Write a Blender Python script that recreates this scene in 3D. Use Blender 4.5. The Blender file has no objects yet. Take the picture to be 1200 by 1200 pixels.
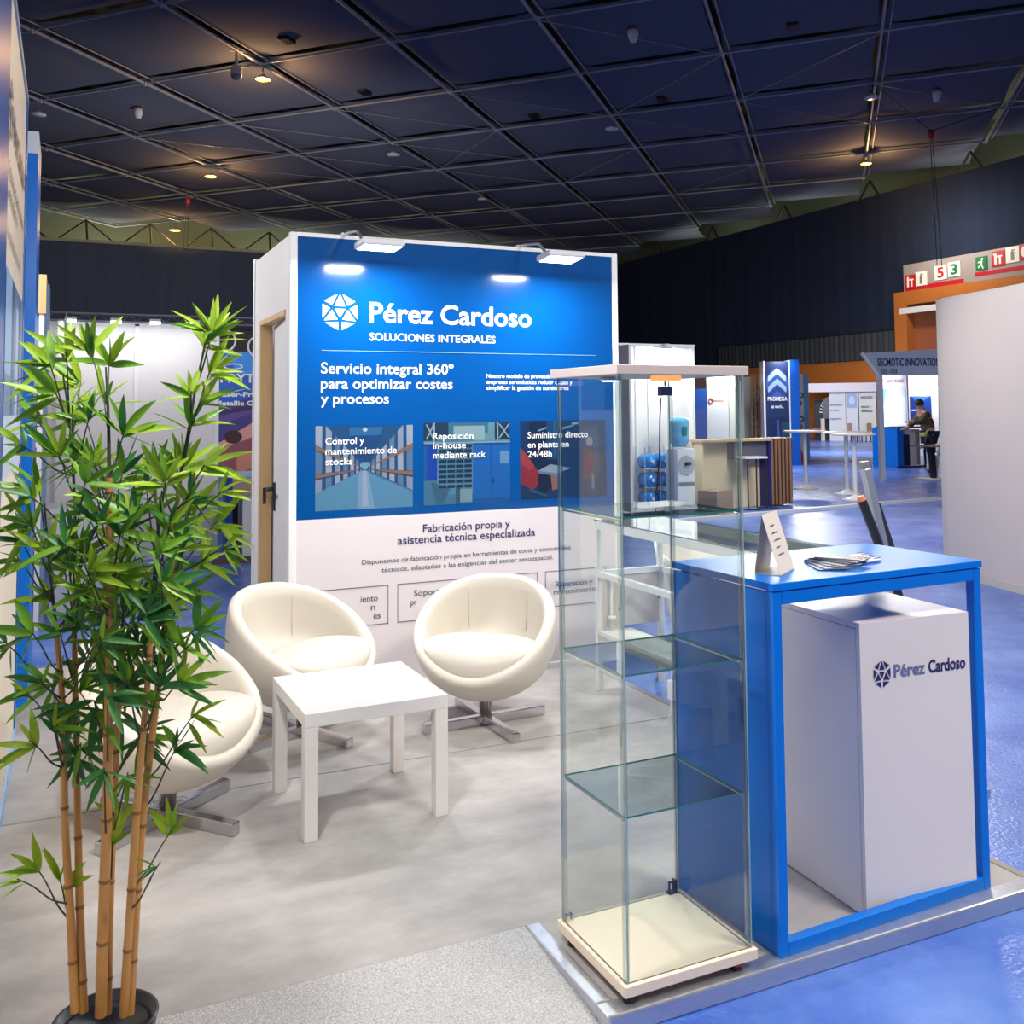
import bpy, bmesh, math, random
from mathutils import Vector, Matrix
random.seed(7)
S = bpy.context.scene
COL = S.collection
PI = math.pi

# ------------------------------------------------------------------ camera
CF, CCX, CCY, PITCH, ROLL, CH, YAW = 1140.79, 600.3, 415.56, 0.0563, -0.0072, 1.5344, -0.4287
cp, sp, cr, sr = math.cos(PITCH), math.sin(PITCH), math.cos(ROLL), math.sin(ROLL)
_f = Vector((0, cp, sp)); _u = Vector((0, -sp, cp)); _r = Vector((1, 0, 0))
_r, _u = cr*_r + sr*_u, -sr*_r + cr*_u
_R = Matrix.Rotation(YAW, 3, 'Z')
FW, UP, RT = _R @ _f, _R @ _u, _R @ _r
CAM = Vector((0, 0, CH))
cam = bpy.data.cameras.new('camera')
camo = bpy.data.objects.new('camera', cam); COL.objects.link(camo)
m = Matrix((RT, UP, -FW)).transposed().to_4x4(); m.translation = CAM
camo.matrix_world = m
cam.sensor_fit = 'HORIZONTAL'; cam.sensor_width = 36; cam.lens = CF/1200*36
cam.shift_x = (600-CCX)/1200; cam.shift_y = (CCY-600)/1200
cam.clip_start = 0.05; cam.clip_end = 300
S.camera = camo

def ray(px, py): return FW + RT*((px-CCX)/CF) - UP*((py-CCY)/CF)
def at_z(px, py, z): r = ray(px, py); return CAM + r*((z-CH)/r.z)
def at_d(px, py, d):
    r = ray(px, py); h = Vector((FW.x, FW.y, 0)).normalized(); return CAM + r*(d/(r.dot(h)))

# ------------------------------------------------------------------ light and exposure
S.view_settings.view_transform = 'Standard'
S.view_settings.look = 'None'
S.view_settings.exposure = 0.0
S.view_settings.gamma = 1.0
S.view_settings.use_curve_mapping = False
W = bpy.data.worlds.new('hall_air'); S.world = W; W.use_nodes = True
W.node_tree.nodes['Background'].inputs[0].default_value = (0.90, 0.92, 1.0, 1)
W.node_tree.nodes['Background'].inputs[1].default_value = 0.21

def area(name, loc, target, sx, sy, power, color=(1, 1, 1), spread=PI):
    l = bpy.data.lights.new(name, 'AREA'); l.shape = 'RECTANGLE'; l.size = sx; l.size_y = sy
    l.energy = power; l.color = color; l.spread = spread
    o = bpy.data.objects.new(name, l); COL.objects.link(o); o.location = loc
    d = Vector(target)-Vector(loc); o.rotation_euler = d.to_track_quat('-Z', 'Y').to_euler()
    return o
# unseen fill lights added overhead, behind the camera and over the aisles
for i, (x, y, p) in enumerate([(-6, -4, 200), (4, -7, 330), (12, -2, 420), (15, 6, 420)]):
    area('hall_fill_light', (x, y, 12.0), (x, y, 0), 1.6, 1.6, p, (1, 0.97, 0.95))
# unseen flood assumed on the left wall, turned to brighten cabinet and counter
area('stand_flood_light', (0.12, 2.1, 2.85), (1.75, 2.6, 0.6), .24, .16, 58, (1, .98, .95))
area('front_fill_light', (3.5, -1.1, 5.6), (2.4, 2.2, .5), 1.4, .5, 270, (1, .91, .82))  # added frontal fill for counter and pedestal, no visible source
area('store_side_fill_light', (-1.0, 7.6, 2.9), (1.1, 5.9, 1.2), .6, .2, 75, (1, .97, .93))  # added light hidden behind the left wall, brightens the store room side
# gallery lights behind the curtains, shining up to the roof
for x in (-8, 2, 12, 22):
    area('gallery_light', (x, 61.2, 9.5), (x, 62, 14), 5, .5, 240, (.95, 1, .75))
for y in (20, 30, 40, 50):
    area('gallery_light', (37.0, y, 9.5), (37.6, y, 14), .5, 5, 110, (.95, 1, .85))

# ------------------------------------------------------------------ materials
def lin(c):
    def f(v):
        v /= 255
        return v/12.92 if v <= 0.04045 else ((v+0.055)/1.055)**2.4
    return (f(c[0]), f(c[1]), f(c[2]), 1)
_M = {}
def mat(name, rgb=(200, 200, 200), rough=0.5, metal=0.0, spec=0.5, noise=0, nscale=20, bump=0, bscale=200, coat=0, rgb2=None, stretch=None, bdist=0.01, sub=0):
    if name in _M: return _M[name]
    M = bpy.data.materials.new(name); M.use_nodes = True
    nt = M.node_tree; b = nt.nodes['Principled BSDF']
    b.inputs['Base Color'].default_value = lin(rgb)
    b.inputs['Roughness'].default_value = rough; b.inputs['Metallic'].default_value = metal
    b.inputs['Specular IOR Level'].default_value = spec; b.inputs['Coat Weight'].default_value = coat
    b.inputs['Coat Roughness'].default_value = 0.08
    tc = mp = None
    if noise or bump:
        tc = nt.nodes.new('ShaderNodeTexCoord'); mp = nt.nodes.new('ShaderNodeMapping')
        if stretch: mp.inputs['Scale'].default_value = stretch
        nt.links.new(tc.outputs['Object'], mp.inputs['Vector'])
    if noise:
        n = nt.nodes.new('ShaderNodeTexNoise'); n.inputs['Scale'].default_value = nscale; n.inputs['Detail'].default_value = 6
        n.inputs['Roughness'].default_value = .65
        r = nt.nodes.new('ShaderNodeValToRGB')
        r.color_ramp.elements[0].position = .5-noise/2; r.color_ramp.elements[1].position = .5+noise/2
        r.color_ramp.elements[0].color = lin(rgb2 or [v*.85 for v in rgb]); r.color_ramp.elements[1].color = lin(rgb)
        nt.links.new(mp.outputs[0], n.inputs['Vector']); nt.links.new(n.outputs['Fac'], r.inputs[0]); nt.links.new(r.outputs[0], b.inputs['Base Color'])
    if bump:
        n2 = nt.nodes.new('ShaderNodeTexNoise'); n2.inputs['Scale'].default_value = bscale; n2.inputs['Detail'].default_value = 3
        bp = nt.nodes.new('ShaderNodeBump'); bp.inputs['Strength'].default_value = bump; bp.inputs['Distance'].default_value = bdist
        nt.links.new(mp.outputs[0], n2.inputs['Vector']); nt.links.new(n2.outputs['Fac'], bp.inputs['Height']); nt.links.new(bp.outputs[0], b.inputs['Normal'])
    _M[name] = M
    return M
def emit(name, rgb, strength):
    if name in _M: return _M[name]
    M = bpy.data.materials.new(name); M.use_nodes = True; b = M.node_tree.nodes['Principled BSDF']
    b.inputs['Base Color'].default_value = lin(rgb); b.inputs['Emission Color'].default_value = lin(rgb); b.inputs['Emission Strength'].default_value = strength
    _M[name] = M; return M
def flat(rgb, rough=.35):
    return mat('print_%d_%d_%d_%d' % (rgb[0], rgb[1], rgb[2], int(rough*100)), rgb, rough)
def glass(name, tint, refl=1.0):
    """thin sheet: clear transmission plus Schlick reflection, the same from both sides of each face"""
    if name in _M: return _M[name]
    M = bpy.data.materials.new(name); M.use_nodes = True; nt = M.node_tree; nt.nodes.clear()
    o = nt.nodes.new('ShaderNodeOutputMaterial'); mx = nt.nodes.new('ShaderNodeMixShader'); t = nt.nodes.new('ShaderNodeBsdfTransparent')
    g = nt.nodes.new('ShaderNodeBsdfGlossy'); lw = nt.nodes.new('ShaderNodeLayerWeight'); lw.inputs['Blend'].default_value = .5
    pw = nt.nodes.new('ShaderNodeMath'); pw.operation = 'POWER'; pw.inputs[1].default_value = 5
    ma = nt.nodes.new('ShaderNodeMath'); ma.operation = 'MULTIPLY_ADD'; ma.inputs[1].default_value = .96; ma.inputs[2].default_value = .04
    mu = nt.nodes.new('ShaderNodeMath'); mu.operation = 'MULTIPLY'; mu.inputs[1].default_value = refl; mu.use_clamp = True
    g.inputs['Roughness'].default_value = 0.0; t.inputs[0].default_value = tint
    L = nt.links.new
    L(lw.outputs['Facing'], pw.inputs[0]); L(pw.outputs[0], ma.inputs[0]); L(ma.outputs[0], mu.inputs[0]); L(mu.outputs[0], mx.inputs[0]); L(t.outputs[0], mx.inputs[1]); L(g.outputs[0], mx.inputs[2]); L(mx.outputs[0], o.inputs[0])
    _M[name] = M; return M

WHITE = mat('white_laminate', (232, 227, 221), .35)
WPANEL = mat('white_stand_panel', (226, 221, 220), .45)
WALU = mat('white_lacquered_profile', (232, 232, 232), .35)
WLEATH = mat('white_leather', (216, 208, 194), .42, bump=.025, bscale=350, bdist=.002)
CHROME = mat('chrome', (205, 205, 208), .12, metal=1)
ALU = mat('brushed_aluminium', (212, 214, 220), .3, metal=.75, noise=.5, nscale=30, rgb2=(180, 182, 188), stretch=(1, 1, 20))
BLUEV = mat('blue_vinyl_print', (0, 73, 140), .15, spec=.45)
BLUEL = mat('blue_lacquer', (0, 116, 216), .26, spec=.35)
WPRINT = mat('pale_grey_vinyl_print', (222, 214, 216), .35)
TWHITE = mat('white_lettering', (245, 245, 245), .4)
TNAVY = mat('navy_lettering', (44, 38, 92), .4)
TGREY = mat('slate_lettering', (70, 74, 96), .4)
GREYC = mat('grey_carpet', (196, 190, 186), .75, spec=.35, noise=.5, nscale=4.0, stretch=(1, 1.5, 1), rgb2=(158, 153, 151), bump=.5, bscale=420, bdist=.004)
RAMPC = mat('speckled_grey_carpet', (236, 233, 232), .7, spec=.4, noise=.4, nscale=190, rgb2=(158, 155, 156), bump=.9, bscale=260, bdist=.008)
BLUEC = mat('blue_carpet_under_film', (106, 140, 210), .26, spec=.6, noise=.42, nscale=1.7, rgb2=(48, 88, 182), bump=.5, bscale=60, bdist=.006, stretch=(1, 1, 1))
DARK = mat('black_plastic', (22, 22, 24), .45)
WOODO = mat('orange_wood_veneer', (196, 118, 52), .45, noise=.7, nscale=3, rgb2=(172, 96, 38), stretch=(1, 1, 8))
WOODL = mat('pale_pine', (214, 178, 128), .5, noise=.7, nscale=6, rgb2=(196, 158, 106), stretch=(8, 8, .6))
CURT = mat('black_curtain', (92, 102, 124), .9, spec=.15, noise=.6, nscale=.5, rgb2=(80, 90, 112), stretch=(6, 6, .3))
CURTG = mat('lit_curtain_folds', (64, 68, 72), .9, noise=.5, nscale=2, rgb2=(34, 37, 42), stretch=(4, 4, .05))
FABR = mat('dark_ceiling_fabric', (98, 99, 112), .95, spec=.1)
TRUSSM = mat('dark_steel_tube', (150, 152, 160), .45)
ROOFM = mat('roof_underside', (104, 108, 88), .9)
NAVYP = mat('navy_panel', (16, 66, 150), .3)
SIDEG = glass('clear_glass', (.965, .985, .975, 1), 1.0)
SHELFG = glass('shelf_glass', (.88, .94, .92, 1), 1.0)
EDGEG = mat('green_glass_edge', (150, 176, 168), .15, spec=.8)
EDGED = mat('deep_green_glass_edge', (52, 122, 104), .15, spec=.8)
LEDW = emit('lamp_glow_white', (235, 250, 255), 9)
LEDO = emit('lamp_glow_orange', (255, 150, 50), 7)

# ------------------------------------------------------------------ mesh helpers
class MB:
    def __init__(s): s.v = []; s.f = []; s.mi = []; s.sm = []; s.mats = []; s.cur = 0
    def m(s, mt):
        if mt not in s.mats: s.mats.append(mt)
        s.cur = s.mats.index(mt); return s
    def add(s, vs, fs, smooth=False):
        b = len(s.v); s.v += [Vector(v) for v in vs]
        for f in fs: s.f.append([b+i for i in f]); s.mi.append(s.cur); s.sm.append(smooth)
        return s
    def box(s, a, b, rot=0, piv=None):
        (x0, y0, z0), (x1, y1, z1) = a, b
        vs = [Vector(p) for p in [(x0, y0, z0), (x1, y0, z0), (x1, y1, z0), (x0, y1, z0), (x0, y0, z1), (x1, y0, z1), (x1, y1, z1), (x0, y1, z1)]]
        if rot:
            p = Vector(piv) if piv else (vs[0]+vs[6])/2; R = Matrix.Rotation(rot, 3, 'Z'); vs = [R @ (v-p)+p for v in vs]
        return s.add(vs, [(0, 3, 2, 1), (4, 5, 6, 7), (0, 1, 5, 4), (1, 2, 6, 5), (2, 3, 7, 6), (3, 0, 4, 7)])
    def poly(s, pts): return s.add(pts, [tuple(range(len(pts)))])
    def prism(s, pts, vec):
        n = len(pts); vec = Vector(vec); a = [Vector(p) for p in pts]; b = [p+vec for p in a]
        return s.add(a+b, [tuple(range(n))[::-1], tuple(range(n, 2*n))] + [(i, (i+1) % n, n+(i+1) % n, n+i) for i in range(n)])
    def tube(s, pts, r, n=8, caps=True, smooth=True):
        pts = [Vector(p) for p in pts]; rs = r if isinstance(r, (list, tuple)) else [r]*len(pts)
        rings = []; ref = None
        for i, p in enumerate(pts):
            t = (pts[min(i+1, len(pts)-1)]-pts[max(i-1, 0)]).normalized()
            if ref is None: ref = t.orthogonal().normalized()
            ref = (ref-t*ref.dot(t)); ref = ref.normalized() if ref.length > 1e-6 else t.orthogonal().normalized()
            q = t.cross(ref)
            rings.append([p+(ref*math.cos(2*PI*k/n)+q*math.sin(2*PI*k/n))*rs[i] for k in range(n)])
        vs = [v for R in rings for v in R]; fs = []
        for i in range(len(rings)-1):
            for k in range(n): fs.append((i*n+k, i*n+(k+1) % n, (i+1)*n+(k+1) % n, (i+1)*n+k))
        s.add(vs, fs, smooth)
        if caps: s.add(rings[0], [tuple(range(n))[::-1]]); s.add(rings[-1], [tuple(range(n))])
        return s
    def cyl(s, a, b, r, n=16): return s.tube([a, b], r, n)
    def bar(s, a, b, w, h):     # rectangular bar, w horizontal, h vertical-ish
        a, b = Vector(a), Vector(b); t = (b-a).normalized()
        q = t.cross(Vector((0, 0, 1))); q = q.normalized() if q.length > 1e-4 else Vector((1, 0, 0)); u = q.cross(t)
        vs = [p+q*x*w/2+u*y*h/2 for p in (a, b) for x, y in ((-1, -1), (1, -1), (1, 1), (-1, 1))]
        return s.add(vs, [(0, 1, 2, 3), (7, 6, 5, 4), (0, 4, 5, 1), (1, 5, 6, 2), (2, 6, 7, 3), (3, 7, 4, 0)])
    def lathe(s, prof, c=(0, 0, 0), n=32, smooth=True):
        c = Vector(c); vs = []; fs = []
        for r, z in prof:
            for k in range(n): vs.append(c+Vector((r*math.cos(2*PI*k/n), r*math.sin(2*PI*k/n), z)))
        for i in range(len(prof)-1):
            for k in range(n): fs.append((i*n+k, i*n+(k+1) % n, (i+1)*n+(k+1) % n, (i+1)*n+k))
        return s.add(vs, fs, smooth)
    def build(s, name, mt=None, parent=None, bevel=0, world=True, seg=2, fixn=True):
        me = bpy.data.meshes.new(name)
        vs = s.v
        if parent is not None and world:
            I = WM[parent.name].inverted(); vs = [I @ v for v in vs]
        me.from_pydata([tuple(v) for v in vs], [], s.f)
        for i, p in enumerate(me.polygons): p.material_index = s.mi[i] if s.mats else 0; p.use_smooth = s.sm[i]
        for x in (s.mats or [mt]): me.materials.append(x)
        if fixn:
            bm = bmesh.new(); bm.from_mesh(me); bmesh.ops.recalc_face_normals(bm, faces=bm.faces); bm.to_mesh(me); bm.free()
        o = bpy.data.objects.new(name, me); COL.objects.link(o)
        if parent is not None: o.parent = parent; WM[o.name] = WM[parent.name]
        else: WM[o.name] = Matrix.Identity(4)
        if bevel:
            b = o.modifiers.new('edge', 'BEVEL'); b.width = bevel; b.segments = seg; b.limit_method = 'ANGLE'; b.angle_limit = .6
        return o
WM = {}
def tag(o, label=None, cat=None, group=None, kind=None):
    if label: o['label'] = label
    if cat: o['category'] = cat
    if group: o['group'] = group
    if kind: o['kind'] = kind
    return o
def thing(name, label, cat, loc=(0, 0, 0), rz=0, group=None):
    o = bpy.data.objects.new(name, None); COL.objects.link(o); o.location = loc; o.rotation_euler = (0, 0, rz); o.empty_display_size = .1
    WM[o.name] = Matrix.Translation(loc) @ Matrix.Rotation(rz, 4, 'Z')
    return tag(o, label, cat, group)
def struct(mb, name, mt=None, bevel=0): return tag(mb.build(name, mt, bevel=bevel), kind='structure')
KIDS = {}
def copy_tree(o, parent=None):
    c = o.copy(); COL.objects.link(c)
    if parent is not None: c.parent = parent
    for ch in [k for k in bpy.data.objects if k.parent == o]: copy_tree(ch, c)
    return c
def dup(o, loc, rz, label, group=None):
    c = copy_tree(o); c.location = loc; c.rotation_euler = (0, 0, rz); c['label'] = label
    if group: c['group'] = group
    WM[c.name] = Matrix.Translation(loc) @ Matrix.Rotation(rz, 4, 'Z')
    return c

_dg = None
def text_geo(body, bold):
    cu = bpy.data.curves.new('t', 'FONT'); cu.body = body; cu.size = 1; cu.offset = bold; cu.resolution_u = 3
    o = bpy.data.objects.new('t', cu); COL.objects.link(o)
    dg = bpy.context.evaluated_depsgraph_get(); me = o.evaluated_get(dg).to_mesh()
    vs = [v.co.copy() for v in me.vertices]; fs = [tuple(p.vertices) for p in me.polygons]
    o.evaluated_get(dg).to_mesh_clear(); bpy.data.objects.remove(o); bpy.data.curves.remove(cu)
    return vs, fs
_cap = {}
def capheight(bold):
    if bold not in _cap:
        v, _ = text_geo('H', bold); _cap[bold] = (min(p.y for p in v), max(p.y for p in v))
    return _cap[bold]
def text_on(mb, body, o, ux, uz, x0, x1, base, cap, bold=.0):
    """lettering on the plane o + x*ux + z*uz; spans x0..x1 when x1 is given, cap = capital height"""
    vs, fs = text_geo(body, bold)
    if not vs: return
    a, b = capheight(bold); sc = cap/(b-a); mn = min(v.x for v in vs); mx = max(v.x for v in vs)
    sx = (x1-x0)/(mx-mn) if x1 is not None else sc
    ux, uz, o = Vector(ux), Vector(uz), Vector(o)
    mb.add([o+ux*(x0+(v.x-mn)*sx)+uz*(base+(v.y-a)*sc) for v in vs], fs)
def fast(name, items, mt, parent, o, ux, uz):
    mb = MB()
    for it in items: text_on(mb, it[0], o, ux, uz, *it[1:])
    return mb.build(name, mt, parent, fixn=False)
def art(name, parent, o, ux, uz, nrm, x0, z0, w, h, shapes, step=.0006, tone=1):
    """flat printed picture: layered coloured shapes in 0..1 picture coordinates"""
    mb = MB(); o, ux, uz, nrm = Vector(o), Vector(ux), Vector(uz), Vector(nrm)
    def clampu(u): return min(1, max(0, u))
    for i, (c, pts) in enumerate(shapes):
        mb.m(flat([v*tone for v in c]))
        mb.poly([o+ux*(x0+clampu(u)*w)+uz*(z0+clampu(v)*h)+nrm*(step+.00009*i) for u, v in pts])
    return mb.build(name, None, parent, fixn=False)
def rect(a, b, c, d): return [(a, b), (c, b), (c, d), (a, d)]
def ngon(cx, cy, rx, ry, n=16): return [(cx+rx*math.cos(2*PI*k/n), cy+ry*math.sin(2*PI*k/n)) for k in range(n)]
def logo(mb, o, ux, uz, cx, cz, R, Rx=None):
    """hexagon of ten triangles"""
    o, ux, uz = Vector(o), Vector(ux), Vector(uz); Rx = Rx or R
    H = [Vector((math.sin(k*PI/3), math.cos(k*PI/3))) for k in range(6)]
    cl, cr_, cb = Vector((-.36, .21))*1.0, Vector((.36, .21)), Vector((0, -.42))
    tris = [(cl, cr_, cb), (H[0], cr_, cl), (H[2], cb, cr_), (H[4], cl, cb), (H[0], H[1], cr_), (H[1], H[2], cr_), (H[2], H[3], cb), (H[3], H[4], cb), (H[4], H[5], cl), (H[5], H[0], cl)]
    for t in tris:
        c = (t[0]+t[1]+t[2])/3
        per = sum((t[i]-t[(i+1) % 3]).length for i in range(3)); ar = abs((t[1]-t[0]).cross(t[2]-t[0]))/2; inr = 2*ar/per
        k = 1-.062/inr
        P = [c+(p-c)*k for p in t]
        mb.poly([o+ux*(cx+p.x*Rx)+uz*(cz+p.y*R) for p in P])

# ================================================================== STRUCTURE
F = -0.05
struct(MB().poly([(-45, -30, F), (60, -30, F), (60, 66, F), (-45, 66, F)]), 'floor', BLUEC)
# raised booth platform with its ramp and aluminium edge
PX1, PY0, RY = 2.89, 2.235, 2.707
pf = MB().m(GREYC)
pf.box((-3.2, RY, F+.001), (PX1-.03, 6.6, 0)); pf.box((1.31, PY0+.03, F+.001), (PX1-.03, RY, 0))
struct(pf, 'booth_platform')
struct(MB().prism([(-3.2, RY, F+.001), (-3.2, RY, -.0005), (-3.2, 2.1, F+.001)], (3.2+1.265, 0, 0)), 'ramp', RAMPC)
struct(MB().box((1.265, PY0-.02, F), (PX1, PY0+.045, .003)), 'trim_1', ALU, bevel=.006)
struct(MB().box((1.265, PY0+.045, F), (1.315, RY, .003)), 'trim_2', ALU, bevel=.006)
struct(MB().box((PX1-.035, PY0+.045, F), (PX1, 6.6, .003)), 'trim_3', mat('worn_grey_edge', (150, 142, 136), .6), bevel=.004)
sm = MB().m(mat('carpet_seam', (150, 145, 142), .9))
sm.box((-.2, 4.17, 0), (2.85, 4.178, .0015))
struct(sm, 'trim_4')
# hall curtains
def pleats(p, q, z0, z1, n, amp):
    mb = MB(); p, q = Vector(p), Vector(q); t = (q-p); nn = Vector((-t.y, t.x)).normalized(); vs = []; fs = []
    for i in range(n+1):
        a = p+t*(i/n)+nn*amp*math.sin(i*PI*.5)*(.6+.4*math.sin(i*1.7))
        vs += [(a.x, a.y, z0), (a.x, a.y, z1)]
    for i in range(n): fs.append((2*i, 2*i+2, 2*i+3, 2*i+1))
    return mb.add(vs, fs, True)
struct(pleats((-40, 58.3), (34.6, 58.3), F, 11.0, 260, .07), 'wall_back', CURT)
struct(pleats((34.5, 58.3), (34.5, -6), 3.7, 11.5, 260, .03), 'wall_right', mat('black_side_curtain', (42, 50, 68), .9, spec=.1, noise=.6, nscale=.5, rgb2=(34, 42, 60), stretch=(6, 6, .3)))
struct(MB().box((-40, 57.9, 10.86), (34.4, 58.05, 11.02)), 'trim_5', mat('pale_rail', (190, 186, 150), .5))
struct(MB().box((34.2, -6, F), (34.6, 58, 3.72)), 'trim_6', WOODO)
struct(pleats((34.15, 46), (34.15, 32.9), 3.75, 5.0, 150, .10), 'trim_7', CURTG)  # paler strip paints the lit folds of the dark side curtain
gl = MB().m(ROOFM); gl.box((-45, 64, 8), (45, 64.3, 15)); gl.box((39.5, -10, 8), (39.8, 64, 15)); gl.box((-45, -30, 15), (45, 64, 15.2))
struct(gl, 'roof')
# ceiling: tensioned fabric squares laced to a diagonal tube grid
GO, GU, GV, GZ = Vector((-1.0236, 37.473)), Vector((3.204, -3.3616)), Vector((3.2724, 3.5273)), 12.5
cm = MB().m(FABR); tb = MB().m(TRUSSM)
def node(i, j): p = GO+GU*i+GV*j; return p
inside = lambda p: -16 < p.x < 35.5 and 8 < p.y < 60
for i in range(-14, 14):
    for j in range(-14, 14):
        c = node(i+.5, j+.5)
        if inside(c):
            K = 8; vs = []; fs = []
            for a in range(K+1):
                for b in range(K+1):
                    u, v = a/K, b/K
                    ins = .022
                    uu = u+(.5-u)*2*ins*(4*v*(1-v))*1.3*abs(2*u-1)**3
                    vv = v+(.5-v)*2*ins*(4*u*(1-u))*1.3*abs(2*v-1)**3
                    p = node(i+.005+.990*uu, j+.005+.990*vv)
                    sag = -.16*math.sin(PI*u)*math.sin(PI*v)+.10*(abs(2*u-1)**6+abs(2*v-1)**6)*.5
                    vs.append((p.x, p.y, GZ+.12+sag))
            for a in range(K):
                for b in range(K): fs.append((a*(K+1)+b, a*(K+1)+b+1, (a+1)*(K+1)+b+1, (a+1)*(K+1)+b))
            cm.add(vs, fs, True)
        for d in ((1, 0), (0, 1)):
            p, q = node(i, j), node(i+d[0], j+d[1])
            if inside((p+q)/2):
                tb.tube([(p.x, p.y, GZ), (q.x, q.y, GZ)], .055 if d == (0, 1) else .04, 6)
                if d == (0, 1): tb.tube([(p.x+.16, p.y-.16, GZ+.1), (q.x+.16, q.y-.16, GZ+.1)], .03, 4)
        p = node(i, j)
        if inside(p):
            tb.add([(p.x+x, p.y+y, GZ+z) for x, y, z in ((.16, 0, 0), (0, .16, 0), (-.16, 0, 0), (0, -.16, 0), (0, 0, .14), (0, 0, -.12))], [(0, 1, 4), (1, 2, 4), (2, 3, 4), (3, 0, 4), (1, 0, 5), (2, 1, 5), (3, 2, 5), (0, 3, 5)])
struct(cm, 'ceiling'); 
for i, j, di, dj in [(1, 1, 1, 1), (2, 1, 1, 1), (3, 1, 1, 1), (4, 0, 1, 1), (5, 1, -1, 1), (6, 1, -1, 1), (4, 2, 1, 1), (4, 3, -1, 1), (3, 2, -1, 1), (1, 2, 1, 1), (0, 1, 1, 1), (0, 2, 1, 1), (2, 3, 1, 1), (5, 2, 1, 1), (6, 2, 1, 1), (5, 4, -1, 1), (2, 2, 1, 1)]:
    p, q = node(i, j), node(i+di, j+dj); tb.tube([(p.x, p.y, GZ-.05), (q.x, q.y, GZ-.05)], .016, 4)
struct(tb, 'ceiling_truss'); tb = MB().m(mat('black_steel', (40, 42, 44), .6))
# braces of the roof edge near the curtains
for k in range(-3, 12):
    x = -6+k*3.4
    tb.tube([(x, 59.5, 12.4), (x+.1, 59.5, 10.9)], .06, 5); tb.tube([(x, 59.5, 12.4), (x+1.7, 59.5, 11.0)], .05, 5); tb.tube([(x, 59.5, 12.4), (x-1.7, 59.5, 11.0)], .05, 5)
for y in (24, 29.5, 35.3, 41.5, 48, 54):
    tb.tube([(35.3, y, 12.5), (35.2, y+.9, 11.3)], .06, 5); tb.tube([(35.3, y, 12.5), (35.2, y-.9, 11.3)], .06, 5)
struct(tb, 'roof_brace')

# ================================================================== CEILING FITTINGS
def ceiling_lamp(p, label, on, r=.2):
    t = thing('ceiling_lamp', label, 'ceiling lamp', p, 0, None)
    MB().lathe([(0, .16), (.07, .16), (.10, .10), (r, .05), (r*1.02, 0), (r*.9, -.01)], n=20).build('housing', mat('white_lamp_housing', (210, 210, 214), .4), t, world=False)
    MB().lathe([(0, -.012), (r*.88, -.012), (r*.88, 0)], n=20).build('diffuser', LEDO if on else mat('unlit_diffuser', (205, 208, 222), .3), t, world=False)
    MB().cyl((0, 0, .15), (0, 0, GZ-p[2]), .012, 6).build('stem', TRUSSM, t, world=False)
    if on:
        l = bpy.data.lights.new('lamp_light', 'POINT'); l.energy = 330; l.color = (1, .55, .18); l.shadow_soft_size = .15
        o = bpy.data.objects.new('lamp_light', l); COL.objects.link(o); o.parent = t; o.location = (0, 0, -.2)
    return t
for px, py, lab, on, r in [(308, 93, 'lit orange ceiling lamp beside the dome camera', 1, .24), (247, 207, 'lit orange ceiling lamp above the red hoist with the thin cable', 1, .27), (205, 270, 'lit orange ceiling lamp close to the back curtain rail', 1, .33), (1015, 192, 'lit orange ceiling lamp near the curtain with the wooden portal', 1, .24),
                      (45, 135, 'unlit white ceiling lamp beside the tall blue-edged stand wall', 0, .25), (461, 182, 'unlit white ceiling lamp hanging over the logo of the blue stand wall', 0, .26), (717, 152, 'unlit white ceiling lamp over the free end of the blue stand wall', 0, .24), (1022, 115, 'unlit white ceiling lamp by the hoist fork near the side curtain', 0, .24),
                      (565, 234, 'small far unlit ceiling lamp above the middle of the blue stand wall', 0, .22)]:
    q = at_z(px, py, 12.05); ceiling_lamp((q.x, q.y, 12.05), lab, on, r)
for px, py, lab in [(162, 134, 'small white cup fitting on the ceiling above the bamboo'), (742, 44, 'small white cup fitting high above the glass cabinet'), (1098, 114, 'small white cup fitting on the ceiling above the exit portal')]:
    q = at_z(px, py, 12.2); t = thing('ceiling_sensor', lab, 'sensor', tuple(q), 0, 'white cup fittings on the ceiling')
    MB().lathe([(0, .22), (.15, .22), (.16, .1), (.10, -.12), (0, -.14)], n=14).build('sensor_body', mat('white_lamp_housing'), t, world=False)
    MB().cyl((0, 0, .2), (0, 0, GZ-q.z), .015, 6).build('stem', TRUSSM, t, world=False)
for px, py, lab in [(336, 48, 'small dark ceiling vent between the orange lamp and the top edge'), (776, 117, 'small dark ceiling vent above the glass cabinet'), (626, 137, 'small dark ceiling vent above the middle of the stand wall'), (929, 32, 'small dark ceiling vent above the slatted counter'), (427, 109, 'small dark ceiling vent above the stand logo')]:
    q = at_z(px, py, 12.42); t = thing('ceiling_vent', lab, 'vent', tuple(q), .8, 'dark vents in the ceiling fabric')
    MB().box((-.25, -.16, -.02), (.25, .16, .08)).build('vent_frame', DARK, t, world=False)
    mb = MB()
    for k in range(5): mb.box((-.22, -.13+k*.06, -.035), (.22, -.11+k*.06, -.02))
    mb.build('louvre', mat('dark_grey_metal', (36, 38, 46), .5), t, world=False)
q = at_z(277, 88, 11.75)
t = thing('dome_camera', 'white dome camera hanging on a short stem from the ceiling grid', 'camera', tuple(q))
MB().cyl((0, 0, .18), (0, 0, GZ-q.z), .05, 10).build('stem', mat('white_lamp_housing'), t, world=False)
MB().lathe([(0, .3), (.12, .3), (.17, .15), (.17, 0)], n=18).build('camera_housing', mat('white_lamp_housing'), t, world=False)
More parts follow.
